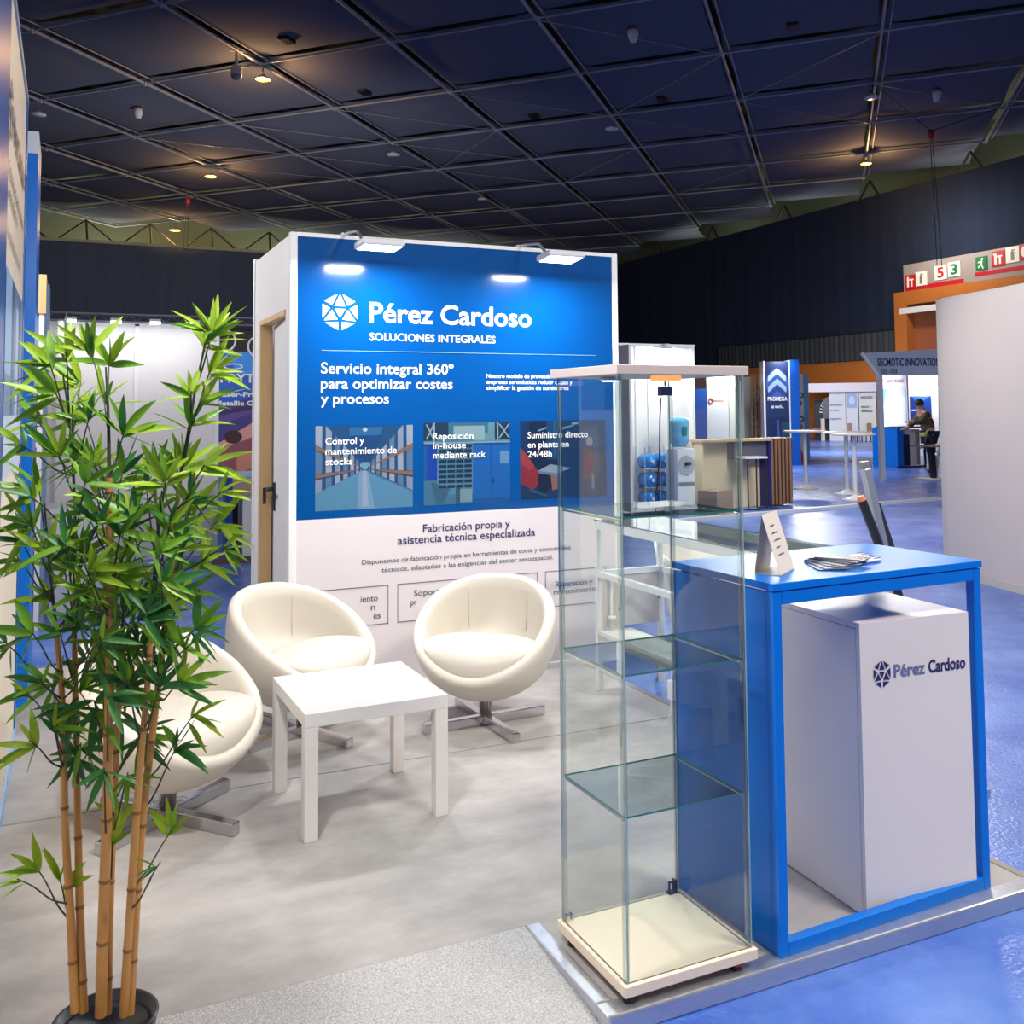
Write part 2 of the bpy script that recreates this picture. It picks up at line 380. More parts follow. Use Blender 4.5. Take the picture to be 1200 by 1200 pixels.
MB().lathe([(.16, 0), (.14, -.09), (.08, -.15), (0, -.17)], n=18).build('dome', mat('smoked_dome', (120, 122, 130), .1), t, world=False)
MB().box((-.2, -.05, GZ-q.z-.02), (.2, .05, GZ-q.z+.02)).build('ceiling_plate', mat('white_lamp_housing'), t, world=False)
for (px, py), (bx, by), lab, forks in [((1091, 157), (1101, 312), 'red chain hoist with long cables beside the wooden exit portal', [(1022, 97.5), (1170, 127)]), ((220, 236), (213, 372), 'red hoist on the ceiling holding a thin cable down to the lighting truss', [(230, 232)]), ]:
    q = at_z(px, py, 11.6); t = thing('hoist', lab, 'hoist', tuple(q))
    MB().lathe([(0, .12), (.09, .12), (.11, 0), (.07, -.16), (0, -.16)], n=12).build('motor', mat('red_enamel', (176, 40, 44), .4), t)if False else None
    MB().lathe([(0, .14), (.1, .14), (.12, 0), (.08, -.18), (0, -.18)], n=12).build('motor', mat('red_enamel', (176, 40, 44), .4), t, world=False)
    d = math.hypot(q.x, q.y)*(FW.x*q.x+FW.y*q.y)/(math.hypot(q.x, q.y)*math.hypot(FW.x, FW.y))
    b = at_d(bx, by, d)
    mb = MB()
    for k in (-1, 1): mb.tube([q+Vector((.05*k, 0, 0)), b+Vector((.12*k, 0, 0))], .014, 5)
    mb.build('cable', mat('steel_cable', (70, 74, 86), .5), t)
    mb = MB()
    for f in forks:
        e = at_z(f[0], f[1], GZ); mb.tube([q+Vector((0, 0, .1)), e], .022, 5)
    mb.build('sling', mat('steel_cable'), t)

# ================================================================== BOOTH WALL
Y = 5.252
X0, X1, HB, HW = 1.093, 3.123, 0.95, 2.506
bw = thing('exhibition_wall', 'tall stand wall with blue top, white lower half and large white logo, in front of a store room', 'exhibition wall', (X0, Y, 0))
MB().box((X0+.025, Y, HB), (X1-.03, Y+.03, HW-.02)).build('blue_panel', BLUEV, bw)
MB().box((X0+.025, Y, 0.0), (X1-.03, Y+.03, HB)).build('lower_panel', WPRINT, bw)
MB().box((X0-.01, Y-.006, 0), (X0+.03, Y+.04, HW)).build('upright', WALU, bw, bevel=.004)
MB().box((X1-.035, Y-.006, 0), (X1+.005, Y+.04, HW)).build('upright', WALU, bw, bevel=.004)
MB().box((X0+.03, Y-.004, HW-.022), (X1-.035, Y+.04, HW)).build('top_rail', WALU, bw)
MB().box((X0+.03, Y-.012, 0), (X1-.035, Y, .035)).build('skirting', WALU, bw)
# side wall of the store room with its door standing ajar
SY = Y+1.207
MB().box((X0, SY-.04, 0), (X0+.04, SY, HW+.02)).build('upright', WALU, bw, bevel=.004)
MB().box((X0+.008, Y+.04, 2.10), (X0+.035, SY-.04, HW)).build('side_panel', WPANEL, bw)
MB().box((X0+.008, Y+.04, 0), (X0+.035, Y+.20, 2.10)).build('side_panel', WPANEL, bw)
MB().box((X0+.008, SY-.24, 0), (X0+.035, SY-.04, 2.10)).build('side_panel', WPANEL, bw)
jb = MB(); jb.box((X0+.0, SY-.285, 0), (X0+.075, SY-.24, 2.10)); jb.box((X0+.0, Y+.20, 2.07), (X0+.075, SY-.285, 2.10))
jb.build('door_frame', WOODL, bw)
MB().box((X0+.02, SY-.287, .96), (X0+.04, SY-.285, 1.06)).build('strike_plate', DARK, bw)
dl = thing('door', None, None)
bpy.data.objects.remove(dl)
dm = MB(); dm.box((X0+.03, Y+.2, .02), (X0+.066, SY-.3, 2.065), rot=-.07, piv=(X0+.03, Y+.2, 0))
door = dm.build('door', mat('white_door_leaf', (222, 222, 220), .45), bw)
hx = X0+.03+.60*math.sin(.07); hy = Y+.2+.60*math.cos(.07)
mb = MB(); mb.cyl((hx+.0, hy, 1.06), (hx-.05, hy, 1.06), .011, 8); mb.bar((hx-.05, hy+.01, 1.06), (hx-.055, hy-.10, 1.06), .014, .02)
mb.box((hx-.012, hy-.02, .93), (hx+.004, hy+.02, 1.10)); mb.build('door_handle', DARK, door)
bk = MB(); bk.box((X1-.035, Y+.04, 0), (X1, SY, HW)); bk.box((X0+.04, SY-.03, 0), (X1-.035, SY, HW)); bk.build('back_panel', WPANEL, bw)
# lettering and printed pictures
O = (0, Y-.002, 0); UX = (1, 0, 0); UZ = (0, 0, 1)
lg = MB(); logo(lg, O, UX, UZ, 1.358, 2.078, .113, .119); lg.build('logo_mark', TWHITE, bw, fixn=False)
fast('logo_name', [('Pérez Cardoso', 1.526, 2.528, 2.026, .113, .020)], TWHITE, bw, O, UX, UZ)
fast('logo_tagline', [('SOLUCIONES INTEGRALES', 1.526, 2.291, 1.924, .043, .014)], TWHITE, bw, O, UX, UZ)
MB().box((1.256, Y-.003, 1.862), (2.965, Y-.001, 1.866)).build('divider_line', mat('thin_white_line', (96, 150, 200), .4), bw)
fast('headline', [('Servicio integral 360º', 1.254, 2.026, 1.738, .060, .010), ('para optimizar costes', 1.254, 2.02, 1.655, .058, .010), ('y procesos', 1.254, 1.637, 1.572, .058, .010)], TWHITE, bw, O, UX, UZ)
fast('side_note', [('Nuestro modelo de proveedor', 2.233, 2.672, 1.720, .024, .004), ('empresas aeronáuticas reducir costes y', 2.233, 2.80, 1.685, .024, .004), ('simplificar la gestión de suministros', 2.233, 2.775, 1.650, .024, .004)], TWHITE, bw, O, UX, UZ)
N = (0, -1, 0)
C1 = (22, 92, 150)
warehouse = [((60, 130, 180), rect(0, 0, 1, 1)), ((18, 78, 140), rect(.28, .45, .72, 1)), ((96, 160, 200), [(0, .2), (.47, .46), (.53, .46), (1, .26), (1, 0), (0, 0)]), ((130, 178, 212), [(.44, .46), (.53, .46), (.60, 0), (.42, 0)]), ((170, 190, 222), [(.475, .46), (.515, .46), (.535, .03), (.47, .03)]),
             ((40, 116, 176), rect(.34, .88, .68, .98)), ((180, 220, 240), ngon(.5, .95, .025, .025)), ((120, 180, 215), rect(.46, .47, .55, .56))]
for sgn in (0, 1):
    X = (lambda u: u) if sgn == 0 else (lambda u: 1-u)
    warehouse.append(((26, 84, 140), [(X(0), 1), (X(.30), 1), (X(.48), .47), (X(0), .2)]))
    for k in range(7):
        a = k/7; x0 = .47*(1-(1-a)**1.6); x1 = .47*(1-(1-a-.09)**1.6) if a < .88 else .47
        for lv, (lo, hi) in enumerate(((.2, .36), (.44, .72), (.78, 1.15))):
            f = lambda x, z: .48+(z-.48)*(1-x/.5)
            warehouse.append((((150, 170, 196), (96, 136, 178), (172, 186, 206))[(k+lv) % 3], [(X(x0), f(x0, lo)), (X(x1), f(x1, lo)), (X(x1), f(x1, hi)), (X(x0), f(x0, hi))]))
    for lv in (.42, .76):
        warehouse.append(((150, 118, 96), [(X(0), lv-.04), (X(.44), .48+(lv-.52)*.12), (X(.44), .48+(lv-.48)*.14), (X(0), lv+.015)]))
art('warehouse_picture', bw, (0, Y, 0), UX, UZ, N, 1.225, .993, .553, .459, warehouse, tone=.74)
rack = [((20, 96, 176), rect(0, 0, 1, 1)), ((104, 160, 178), rect(0, .76, 1, 1)), ((60, 120, 150), rect(.28, .86, .74, 1)), ((150, 186, 196), rect(.34, .78, .7, .96)), ((22, 60, 96), rect(0, .78, .28, 1)), ((22, 60, 96), rect(.82, .78, 1, 1)),
        ((8, 70, 190), rect(.04, .3, .16, .72)), ((70, 130, 170), rect(0, 0, .55, .3)), ((90, 150, 180), rect(.15, .12, .56, .8)), ((16, 108, 198), rect(.56, .05, 1, .76)), ((10, 84, 170), rect(.77, .05, .785, .76)), ((10, 84, 170), rect(.56, .74, 1, .76)), ((6, 60, 120), ngon(.8, .27, .012, .03)), ((110, 160, 210), rect(.88, .48, .99, .64)), ((44, 96, 124), rect(.36, 0, .42, .2)), ((130, 170, 186), rect(.41, .02, .55, .18)), ((60, 110, 140), [(.08, .28), (.14, .02), (.22, .02), (.3, .2)])]
for r_ in range(9):
    for c_ in range(4): rack.append(((14, 50, 90), rect(.17+c_*.097, .2+r_*.062, .255+c_*.097, .235+r_*.062)))
for a, b in (((.02, .8), (.1, .98)), ((.1, .8), (.02, .98)), ((.86, .8), (.98, .98)), ((.98, .8), (.86, .98))):
    rack.append(((150, 180, 200), [a, (a[0]+.02, a[1]), (b[0]+.02, b[1]), b]))
rack += [((150, 180, 200), rect(.10, .76, .125, 1)), ((150, 180, 200), rect(.84, .76, .86, 1)), ((150, 180, 200), rect(0, .745, 1, .76))]
art('rack_picture', bw, (0, Y, 0), UX, UZ, N, 1.843, .995, .537, .466, rack, tone=.74)
worker = [((10, 56, 104), rect(0, 0, 1, 1)), ((8, 40, 78), rect(.1, .25, .5, 1)), ((16, 74, 122), rect(.3, .5, .42, 1)), ((30, 96, 150), rect(.38, .55, .41, 1)), ((100, 160, 196), [(.48, .88), (.62, .93), (.62, .95), (.48, .91)]), ((120, 176, 206), [(.2, .86), (.3, .9), (.3, .92), (.2, .88)]), ((140, 190, 215), ngon(.63, .96, .04, .015)),
          ((150, 46, 62), [(0, .62), (.1, .5), (.22, .33), (.24, .22), (.14, .12), (.0, .2)]), ((176, 62, 72), [(0, .66), (.05, .6), (.16, .42), (.1, .36), (0, .48)]), ((10, 34, 70), [(.2, .34), (.28, .36), (.36, .28), (.36, .14), (.26, .06), (.2, .12)]), ((150, 110, 110), [(.34, .3), (.42, .3), (.42, .12), (.36, .1)]), ((150, 170, 190), [(.2, .36), (.42, .32), (.58, .38), (.34, .44)]), ((110, 135, 165), [(.2, .36), (.42, .32), (.42, .28), (.2, .33)]),
          ((60, 80, 120), [(.72, .22), (.92, .22), (.9, .92), (.72, .9)]), ((110, 60, 84), [(.72, .25), (.86, .25), (.84, .6), (.74, .62)]), ((160, 150, 160), ngon(.8, .72, .04, .06)), ((120, 140, 160), rect(.82, .1, .85, .3)), ((40, 90, 130), [(.1, .1), (.3, .02), (.3, .05), (.1, .14)])]
art('worker_picture', bw, (0, Y, 0), UX, UZ, N, 2.448, 1.0, .585, .466, worker, tone=.74)
OT = (0, Y-.006, 0)
fast('picture_caption', [('Control y', 1.279, 1.495, 1.351, .037, .008), ('mantenimiento de', 1.279, 1.682, 1.296, .037, .008), ('stocks', 1.279, 1.43, 1.240, .037, .008)], TWHITE, bw, OT, UX, UZ)
fast('picture_caption', [('Reposición', 1.898, 2.145, 1.367, .037, .008), ('in-house', 1.898, 2.098, 1.314, .037, .008), ('mediante rack', 1.898, 2.222, 1.259, .037, .008)], TWHITE, bw, OT, UX, UZ)
fast('picture_caption', [('Suministro directo', 2.495, 2.902, 1.362, .037, .008), ('en planta en', 2.495, 2.77, 1.306, .037, .008), ('24/48h', 2.495, 2.655, 1.250, .037, .008)], TWHITE, bw, OT, UX, UZ)
fast('lower_heading', [('Fabricación propia y', 1.838, 2.377, .845, .045, .012), ('asistencia técnica especializada', 1.689, 2.541, .786, .045, .012)], TNAVY, bw, O, UX, UZ)
fast('lower_note', [('Disponemos de fabricación propia en herramientas de corte y consumibles', 1.484, 2.776, .690, .026, .006), ('técnicos, adaptados a las exigencias del sector aeroespacial.', 1.596, 2.659, .640, .026, .006)], TGREY, bw, O, UX, UZ)
bxm = MB()
for a, b in ((1.22, 1.635), (1.688, 2.093), (2.14, 2.553), (2.605, 3.02)):
    for q0, q1, q2, q3 in ((a, .566, b, .5695), (a, .358, b, .3615), (a, .358, a+.003, .5695), (b-.003, .358, b, .5695)): bxm.box((q0, Y-.002, q1), (q2, Y-.0005, q3))
bxm.build('service_box_outline', TGREY, bw)
fast('service_text', [('iento', 1.478, 1.575, .488, .034, .006), ('n', 1.535, 1.56, .440, .034, .006), ('es', 1.55, 1.59, .392, .034, .006), ('Soporte', 1.784, 1.96, .494, .034, .006), ('pr', 1.765, 1.80, .446, .034, .006), ('Reparación y', 2.674, 2.925, .473, .032, .006), ('mantenimiento', 2.66, 2.945, .428, .032, .006)], TGREY, bw, O, UX, UZ)

# floodlights over the wall
def floodlight(x, label, tilt, tw, power):
    c = Vector((x, Y-.36, 2.385))
    t = thing('floodlight', label, 'floodlight', c, tw, 'floodlights over the blue stand wall')
    R = Matrix.Rotation(tilt, 3, 'X')
    def tr(mb): mb.v = [R @ v for v in mb.v]; return mb
    tr(MB().box((-.115, -.085, 0), (.115, .085, .035))).build('lamp_housing', mat('white_lamp_housing'), t, world=False, bevel=.008)
    tr(MB().box((-.10, -.07, -.004), (.10, .07, .001))).build('lamp_glass', LEDW, t, world=False)
    mb = MB(); mb.tube([(-.09, .0, .03), (-.09, .10, .10), (-.09, .30, .125), (-.09, .365, .125)], .009, 8); mb.box((-.105, .36, .085), (-.075, .395, .135)); mb.build('bracket_arm', ALU, t, world=False)
    l = bpy.data.lights.new('flood_light', 'AREA'); l.shape = 'RECTANGLE'; l.size = .2; l.size_y = .13; l.energy = power; l.color = (.97, .99, 1)
    o = bpy.data.objects.new('flood_light', l); COL.objects.link(o); o.parent = t; o.location = R @ Vector((0, 0, -.012)); o.rotation_euler = (tilt, 0, 0)
floodlight(1.475, 'lit floodlight on its arm above the white logo mark', -.03, 0, 22.5)
floodlight(2.545, 'lit floodlight on its arm near the free end of the blue wall', -.09, 0, 22.5)

# ================================================================== BESIDE WALL (blue-edged)
lw = thing('graphic_wall', 'cream graphic wall with blue edges seen edge-on beside the bamboo', 'exhibition wall', (-.2, 4.0, 0))
LX = -.2
MB().box((LX-.04, 1.2, 0), (LX-.004, 5.28, 3.04)).build('wall_panel', mat('cream_print', (236, 222, 200), .45), lw)
MB().box((LX-.004, 1.2, 1.0), (LX, 3.76, 3.05)).build('blue_edge_print', mat('deep_blue_print', (0, 84, 160), .3), lw)
MB().box((LX-.045, 5.2, 0), (LX+.002, 5.29, 3.04)).build('blue_upright', mat('deep_blue_print'), lw)
MB().box((LX-.045, 1.2, 3.04), (LX+.004, 5.29, 3.075)).build('top_rail', mat('grey_blue_rail', (120, 150, 180), .4), lw)
MB().box((LX-.003, 1.2, 0), (LX+.004, 5.29, .06)).build('skirting', mat('pale_blue_profile', (150, 196, 240), .35), lw)
OL = (LX+.002, 0, 0); UY = (0, 1, 0); NL = (1, 0, 0)
lm = MB(); logo(lm, OL, UY, UZ, 3.86, 2.62, .13); lm.build('logo_mark', TGREY, lw, fixn=False)
fast('logo_name', [('Pérez Cardoso', 4.02, 5.05, 2.56, .12, .028)], TGREY, lw, OL, UY, UZ)
fast('wall_text', [('Soluciones para la industria', 3.8, 5.1, 2.38, .05, .01), ('aeronáutica', 3.8, 4.5, 2.30, .05, .01), ('Herramientas de corte', 3.8, 4.8, 2.16, .035, .008)], TGREY, lw, OL, UY, UZ)
art('hangar_picture', lw, (LX, 0, 0), UY, UZ, NL, 3.78, 1.3, 1.38, .75, [((110, 140, 176), rect(0, 0, 1, 1)), ((150, 186, 224), rect(0, .5, .3, 1)), ((70, 96, 130), rect(.3, .2, .42, 1)), ((186, 206, 230), rect(.55, .3, .7, .9)), ((40, 70, 110), rect(.72, .1, .8, 1)), ((200, 214, 230), rect(0, 0, 1, .3))])
bp = thing('blue_pillar', 'bright blue pillar with pale cap at the end of the cream graphic wall', 'pillar', (-.3, 5.9, 0))
MB().box((-.5, 5.77, 0), (-.163, 6.3, 2.93)).build('shaft', mat('bright_blue_print', (0, 112, 214), .3), bp)
MB().box((-.5, 5.77, 2.93), (-.163, 6.3, 3.05)).build('cap', mat('pale_cap', (205, 214, 226), .4), bp)

# ================================================================== ARMCHAIRS
def make_armchair():
    t = thing('tub_armchair', 'x', 'armchair')
    NP = 56; prof_n = 16
    zb, zm, Rm, th = .125, .46, .362, .062
    def rim(ph): return .505-.19*math.cos(ph) - .02*math.cos(2*ph)
    def Rout(z, ph):
        if z < zm: k = (zm-z)/(zm-zb); r = Rm*max(0, 1-k**2.3)**(1/2.0)
        else: r = Rm*(1-.10*((z-zm)/.25)**2)
        return r*(1+.03*math.cos(2*ph))
    vs = []; fs = []; rows = []
    for k in range(NP):
        ph = 2*PI*k/NP; zr = rim(ph)-th*.45; pr = []
        for i in range(prof_n+1):
            a = i/prof_n; z = zb+(zr-zb)*(a**1.6); pr.append((Rout(z, ph), z))
        ro, z0 = pr[-1]
        for i in range(1, 7):
            an = PI*i/7; pr.append((ro-th/2+th/2*math.cos(an), z0+th*.5*math.sin(an)))
        zi = .285
        for i in range(1, 9):
            a = i/8; z = z0+(zi-z0)*a; r = max(.02, Rout(max(z, .25), ph)-th-.02*a) if z0 > zi else ro-th
            if a > .6: r *= 1-.25*((a-.6)/.4)**2
            pr.append((r, z))
        pr.append((.12, .262)); pr.append((.0, .26))
        rows.append([(r*math.sin(ph+PI), -r*math.cos(ph+PI), z) if False else (r*math.sin(ph), -r*math.cos(ph), z) for r, z in pr])
    n = len(rows[0])
    for k in range(NP):
        vs += rows[k]
    for k in range(NP):
        for i in range(n-1):
            a, b = k*n+i, ((k+1) % NP)*n+i; fs.append((a, b, b+1, a+1))
    MB().add(vs, fs, True).build('shell', WLEATH, t, world=False)
    # seat cushion: soft crescent pillow
    vs = []; fs = []; A, B = 32, 14
    for i in range(B+1):
        v = -PI/2+PI*i/B
        for k in range(A):
            u = 2*PI*k/A; ca, sa = math.cos(u), math.sin(u)
            e = abs(ca)**2+abs(sa)**2
            cv = abs(math.cos(v))
            x = .285*math.copysign(abs(ca)**.95, ca)*cv**.55; y = -.095+.195*math.copysign(abs(sa)**.8, sa)*cv**.55
            pinch = 1-.80*(abs(x)/.285)**2.6
            z = .358+.080*math.copysign(abs(math.sin(v))**.85, math.sin(v))*pinch+.055*(x/.285)**2-.035*max(0, -(y+.095)/.195)**2
            vs.append((x, y, z))
    for i in range(B):
        for k in range(A): fs.append((i*A+k, i*A+(k+1) % A, (i+1)*A+(k+1) % A, (i+1)*A+k))
    MB().add(vs, fs, True).build('seat_cushion', WLEATH, t, world=False)
    for ph in (PI-.55, PI+.55):
        sm_ = MB(); pts = []
        for i in range(10):
            z = .40+(rim(ph)-.05-.40)*i/9; r = Rout(z, ph)-th-.018*(1-i/9); pts.append((r*math.sin(ph), -r*math.cos(ph), z))
        sm_.tube(pts, .0025, 5)
        sm_.build('seam', mat('leather_seam', (214, 206, 194), .5), t, world=False)
    MB().lathe([(.0, .145), (.05, .14), (.031, .125), (.031, .03), (.0, .03)], n=20).build('column', CHROME, t, world=False)
    for k in range(4):
        a = k*PI/2; d = Vector((math.cos(a), math.sin(a), 0))
        MB().bar(d*.02+Vector((0, 0, .024)), d*.325+Vector((0, 0, .024)), .042, .046).build('base_arm', CHROME, t, world=False, bevel=.004)
    return t
def setchair(t, loc, face, baserot):
    t.location = loc; t.rotation_euler = (0, 0, face+PI/2)
    for o in bpy.data.objects:
        if o.parent == t and (o.name.startswith('base_arm')): o.rotation_euler = (0, 0, baserot-(face+PI/2))
ch = make_armchair()
ch2 = copy_tree(ch); ch3 = copy_tree(ch)
G = 'white tub armchairs around the coffee table'
for c, l, f, b, lab in [(ch, (1.889, 4.479, 0), math.radians(232), math.radians(3), 'white leather tub armchair facing the camera, between coffee table and glass cabinet'),
                        (ch2, (1.045, 4.71, 0), math.radians(300), math.radians(28), 'white leather tub armchair behind the coffee table, in front of the store room door'),
                        (ch3, (.37, 3.96, 0), math.radians(306), math.radians(41), 'white leather tub armchair half hidden behind the bamboo')]:
    setchair(c, l, f, b); tag(c, lab, 'armchair', G)

# ================================================================== COFFEE TABLE
ct = thing('coffee_table', 'low square white coffee table in front of the armchairs', 'coffee table', (.792, 3.54, 0), .0171)
MB().box((0, 0, .40), (.55, .55, .45)).build('tabletop', WHITE, ct, bevel=.002, world=False)
for x in (0, .50):
    for y in (0, .50): MB().box((x, y, 0), (x+.05, y+.05, .3995)).build('leg', WHITE, ct, world=False, bevel=.002)

# ================================================================== GLASS DISPLAY CABINET
VR = math.radians(.44); VO = Vector((1.322, 2.226, 0))
vc = thing('display_cabinet', 'tall empty glass display cabinet with white base and glass shelves', 'display cabinet', VO, VR)
CREAM = mat('birch_white_board', (248, 228, 200), .4)
def vb(mb, name, mt, bevel=0, parent=None): return mb.build(name, mt, parent or vc, bevel=bevel, world=False)
vb(MB().box((0, 0, .028), (.424, .375, .056)), 'base_board', CREAM, .002)
vb(MB().box((-.004, -.004, 1.626), (.43, .38, 1.652)), 'top_board', mat('taupe_board', (204, 190, 180), .4), .002)
for x in (.03, .37):
    for y in (.03, .33): vb(MB().cyl((x, y, 0), (x, y, .029), .018, 12), 'foot', DARK)
def pane(name, a, b, ax):
    """glass sheet: clear faces, greenish edges; ax = thin axis"""
    mb = MB(); mb.box(a, b); o = vb(mb, name, None)
    o.data.materials.clear(); o.data.materials.append(SIDEG); o.data.materials.append(EDGEG)
    for p in o.data.polygons: p.material_index = 0 if abs(p.normal[ax]) > .5 else 1
    return o
pane('glass_side', (.012, .010, .056), (.016, .365, 1.626), 0)
pane('glass_side', (.408, .010, .056), (.412, .365, 1.626), 0)
pane('glass_front', (.018, .012, .056), (.406, .016, 1.626), 1)
pane('glass_door', (.018, .359, .056), (.406, .363, 1.626), 1)
for z in (.466, .83, 1.242):
    mb = MB(); mb.box((.018, .02, z), (.406, .355, z+.005)); o = vb(mb, 'glass_shelf', None)
    o.data.materials.clear(); o.data.materials.append(SHELFG); o.data.materials.append(EDGED)
    for p in o.data.polygons: p.material_index = 0 if abs(p.normal.z) > .5 else 1
for x, y in ((.016, .020), (.408, .020), (.016, .357), (.408, .357)):
    vb(MB().box((x-.007, y-.006, .056), (x+.007, y+.006, 1.626)), 'corner_strip', glass('corner_strip_plastic', (.88, .92, .905, 1), 3.5))
for z in (.462, .826, 1.238):
    for x in (.018, .402):
        vb(MB().box((x, .03, z-.004), (x+.005, .35, z+.001)), 'shelf_rail', CHROME)
mb = MB(); mb.box((.372, .35, .056), (.398, .368, .062)); mb.box((.372, .35, .09), (.398, .356, .094)); mb.box((.372, .35, .056), (.376, .356, .094)); mb.box((.394, .35, .056), (.40, .37, .094)); vb(mb, 'door_hinge', DARK)
mb = MB(); mb.box((.02, .35, .056), (.03, .37, .07)); mb.box((.035, .35, .056), (.042, .37, .07)); vb(mb, 'door_hinge', CHROME)
sp_ = vb(MB().lathe([(0, 1.626), (.032, 1.626), (.034, 1.617), (.03, 1.614)], (.10, .20, 0), 20), 'spot_lamp', CHROME)
vb(MB().lathe([(0, 1.6135), (.026, 1.6135), (.026, 1.616)], (.10, .20, 0), 20), 'spot_glass', LEDW, parent=sp_)
sp_ = vb(MB().box((.17, .06, 1.612), (.245, .10, 1.626)), 'spot_lamp', emit('warm_lamp_glow', (255, 160, 90), 1.2))
tr_ = vb(MB().box((.268, .19, 1.572), (.302, .215, 1.598)), 'transformer', mat('navy_plastic', (30, 40, 110), .4))
vb(MB().tube([(.285, .2, 1.60), (.29, .21, 1.626)], .003, 6), 'cord', DARK, parent=tr_)
vb(MB().tube([(.27, .2, 1.566), (.268, .205, 1.5), (.275, .22, 1.40), (.285, .25, 1.31), (.29, .27, 1.26)], .0022, 6), 'cord', DARK, parent=tr_)
vb(MB().box((.35, .003, .022), (.375, .012, .028)), 'red_strip', mat('red_enamel'))

# ================================================================== BLUE COUNTER
KR = math.radians(2.3); KO = Vector((1.83, 2.238, .003))
kc = thing('counter', 'glossy blue open-frame counter with solid side, carrying brochures', 'counter', KO, KR)
KW, KD, KH, T = .872, .472, 1.032, .032
def kb(mb, name, mt=BLUEL, bevel=.002): return mb.build(name, mt, kc, bevel=bevel, world=False)
kb(MB().box((-.004, -.004, KH-.022), (KW+.004, KD+.004, KH)), 'worktop', mat('blue_worktop_lacquer', (0, 116, 216), .38, spec=.22))
kb(MB().box((.0, T, .0), (.018, KD, KH-.028)), 'side_panel')
for x in (0, KW-T):
    for y in (0, KD-T):
        if x == 0 and y > 0: continue
        kb(MB().box((x, y, 0), (x+T, y+T, KH-.024)), 'leg')
for y in (0, KD-T): kb(MB().box((T, y, KH-.062), (KW-T, y+T, KH-.024)), 'top_rail')
kb(MB().box((T, 0, 0), (KW-T, T, .038)), 'bottom_rail')
kb(MB().box((KW-T, T, KH-.062), (KW, KD-T, KH-.024)), 'top_rail')

# white pedestal inside the counter frame
PD = thing('pedestal_cabinet', 'white box cabinet with company logo standing inside the blue counter frame', 'cabinet', (2.205, 2.298, 0), math.radians(-3.0))
PWD, PDD, PHH = .438, .40, .876
def pb(mb, name, mt, bevel=0, parent=None): return mb.build(name, mt, parent or PD, bevel=bevel, world=False)
CAB = mat('white_cabinet_board', (236, 227, 220), .35)
pb(MB().box((0, .018, .004), (PWD, PDD, PHH-.02)), 'carcass', CAB, .001)
pb(MB().box((0, .018, PHH-.018), (PWD, PDD, PHH)), 'top_board', CAB, .001)
fr_ = pb(MB().box((0, 0, .004), (PWD, .016, PHH)), 'front_panel', CAB, .001)
lgm = MB(); logo(lgm, (0, -.0015, 0), UX, UZ, .082, .716, .046, .040); lgm.build('logo_mark', TNAVY, fr_, world=False, fixn=False)
mb = MB(); text_on(mb, 'Pérez', (0, -.0015, 0), UX, UZ, .128, .252, .70, .040, .026); mb.build('logo_name', mat('grey_violet_lettering', (112, 112, 160), .4), fr_, world=False, fixn=False)
mb = MB(); text_on(mb, 'Cardoso', (0, -.0015, 0), UX, UZ, .266, .418, .70, .040, .026); mb.build('logo_name', TNAVY, fr_, world=False, fixn=False)

# things on the counter
KT = .003+KH
def on_counter(px, py): q = at_z(px, py, KT); return q
a, b, c = on_counter(884, 672), on_counter(914, 675.5), on_counter(931, 666.5)
cardm = mat('cream_card', (232, 222, 208), .5)
tc_ = thing('tent_card', 'cream folded tent card standing on the blue counter', 'desk calendar', a)
dv = (c-b); ap = (a+b)/2+Vector((-.008, .01, .175)); ap2 = ap+dv
hole = lambda p, q, s: p+(q-p)*s
mb = MB()
th_ = .004
for P, Q in ((a, b),):
    pass
def slab(p4, nrm, tk):
    nv = Vector(nrm).normalized()*tk; m_ = MB(); m_.prism([Vector(p) for p in p4], nv); return m_
slab([b, b+dv, ap2, ap], (b-a).cross(dv), .0025).build('front_leaf', cardm, tc_)
slab([a, a+dv, ap2, ap], (a-b).cross(dv), .0025).build('back_leaf', cardm, tc_)
slab([a, b, b+dv, a+dv], (0, 0, 1), .0025).build('base_leaf', cardm, tc_)
fo = hole(b, ap, .0); uxv = dv.normalized(); uzv = (ap-b).normalized(); nv = uxv.cross(uzv).normalized()*(1 if uxv.cross(uzv).dot(CAM-b) > 0 else -1)
mb = MB(); L = dv.length
for k in range(5):
    text_on(mb, ('noticias y fechas', 'herramientas de corte', 'agenda', 'consumibles', 'contacto')[k], b+nv*.004, uxv, uzv, L*.2, L*(.5+.09*(k % 3)), .14-.026*k, .006) if False else mb.add([b+nv*.004+uxv*x+uzv*z for x, z in ((L*.25, .145-.022*k), (L*(.5+.1*(k % 3)), .145-.022*k), (L*(.5+.1*(k % 3)), .148-.022*k), (L*.25, .148-.022*k))], [(0, 1, 2, 3)])
mb.build('printed_line', TGREY, tc_, fixn=False)
covers = [(40, 56, 96), (150, 156, 172), (70, 84, 124), (190, 192, 200), (36, 44, 72), (120, 132, 160), (96, 100, 116)]
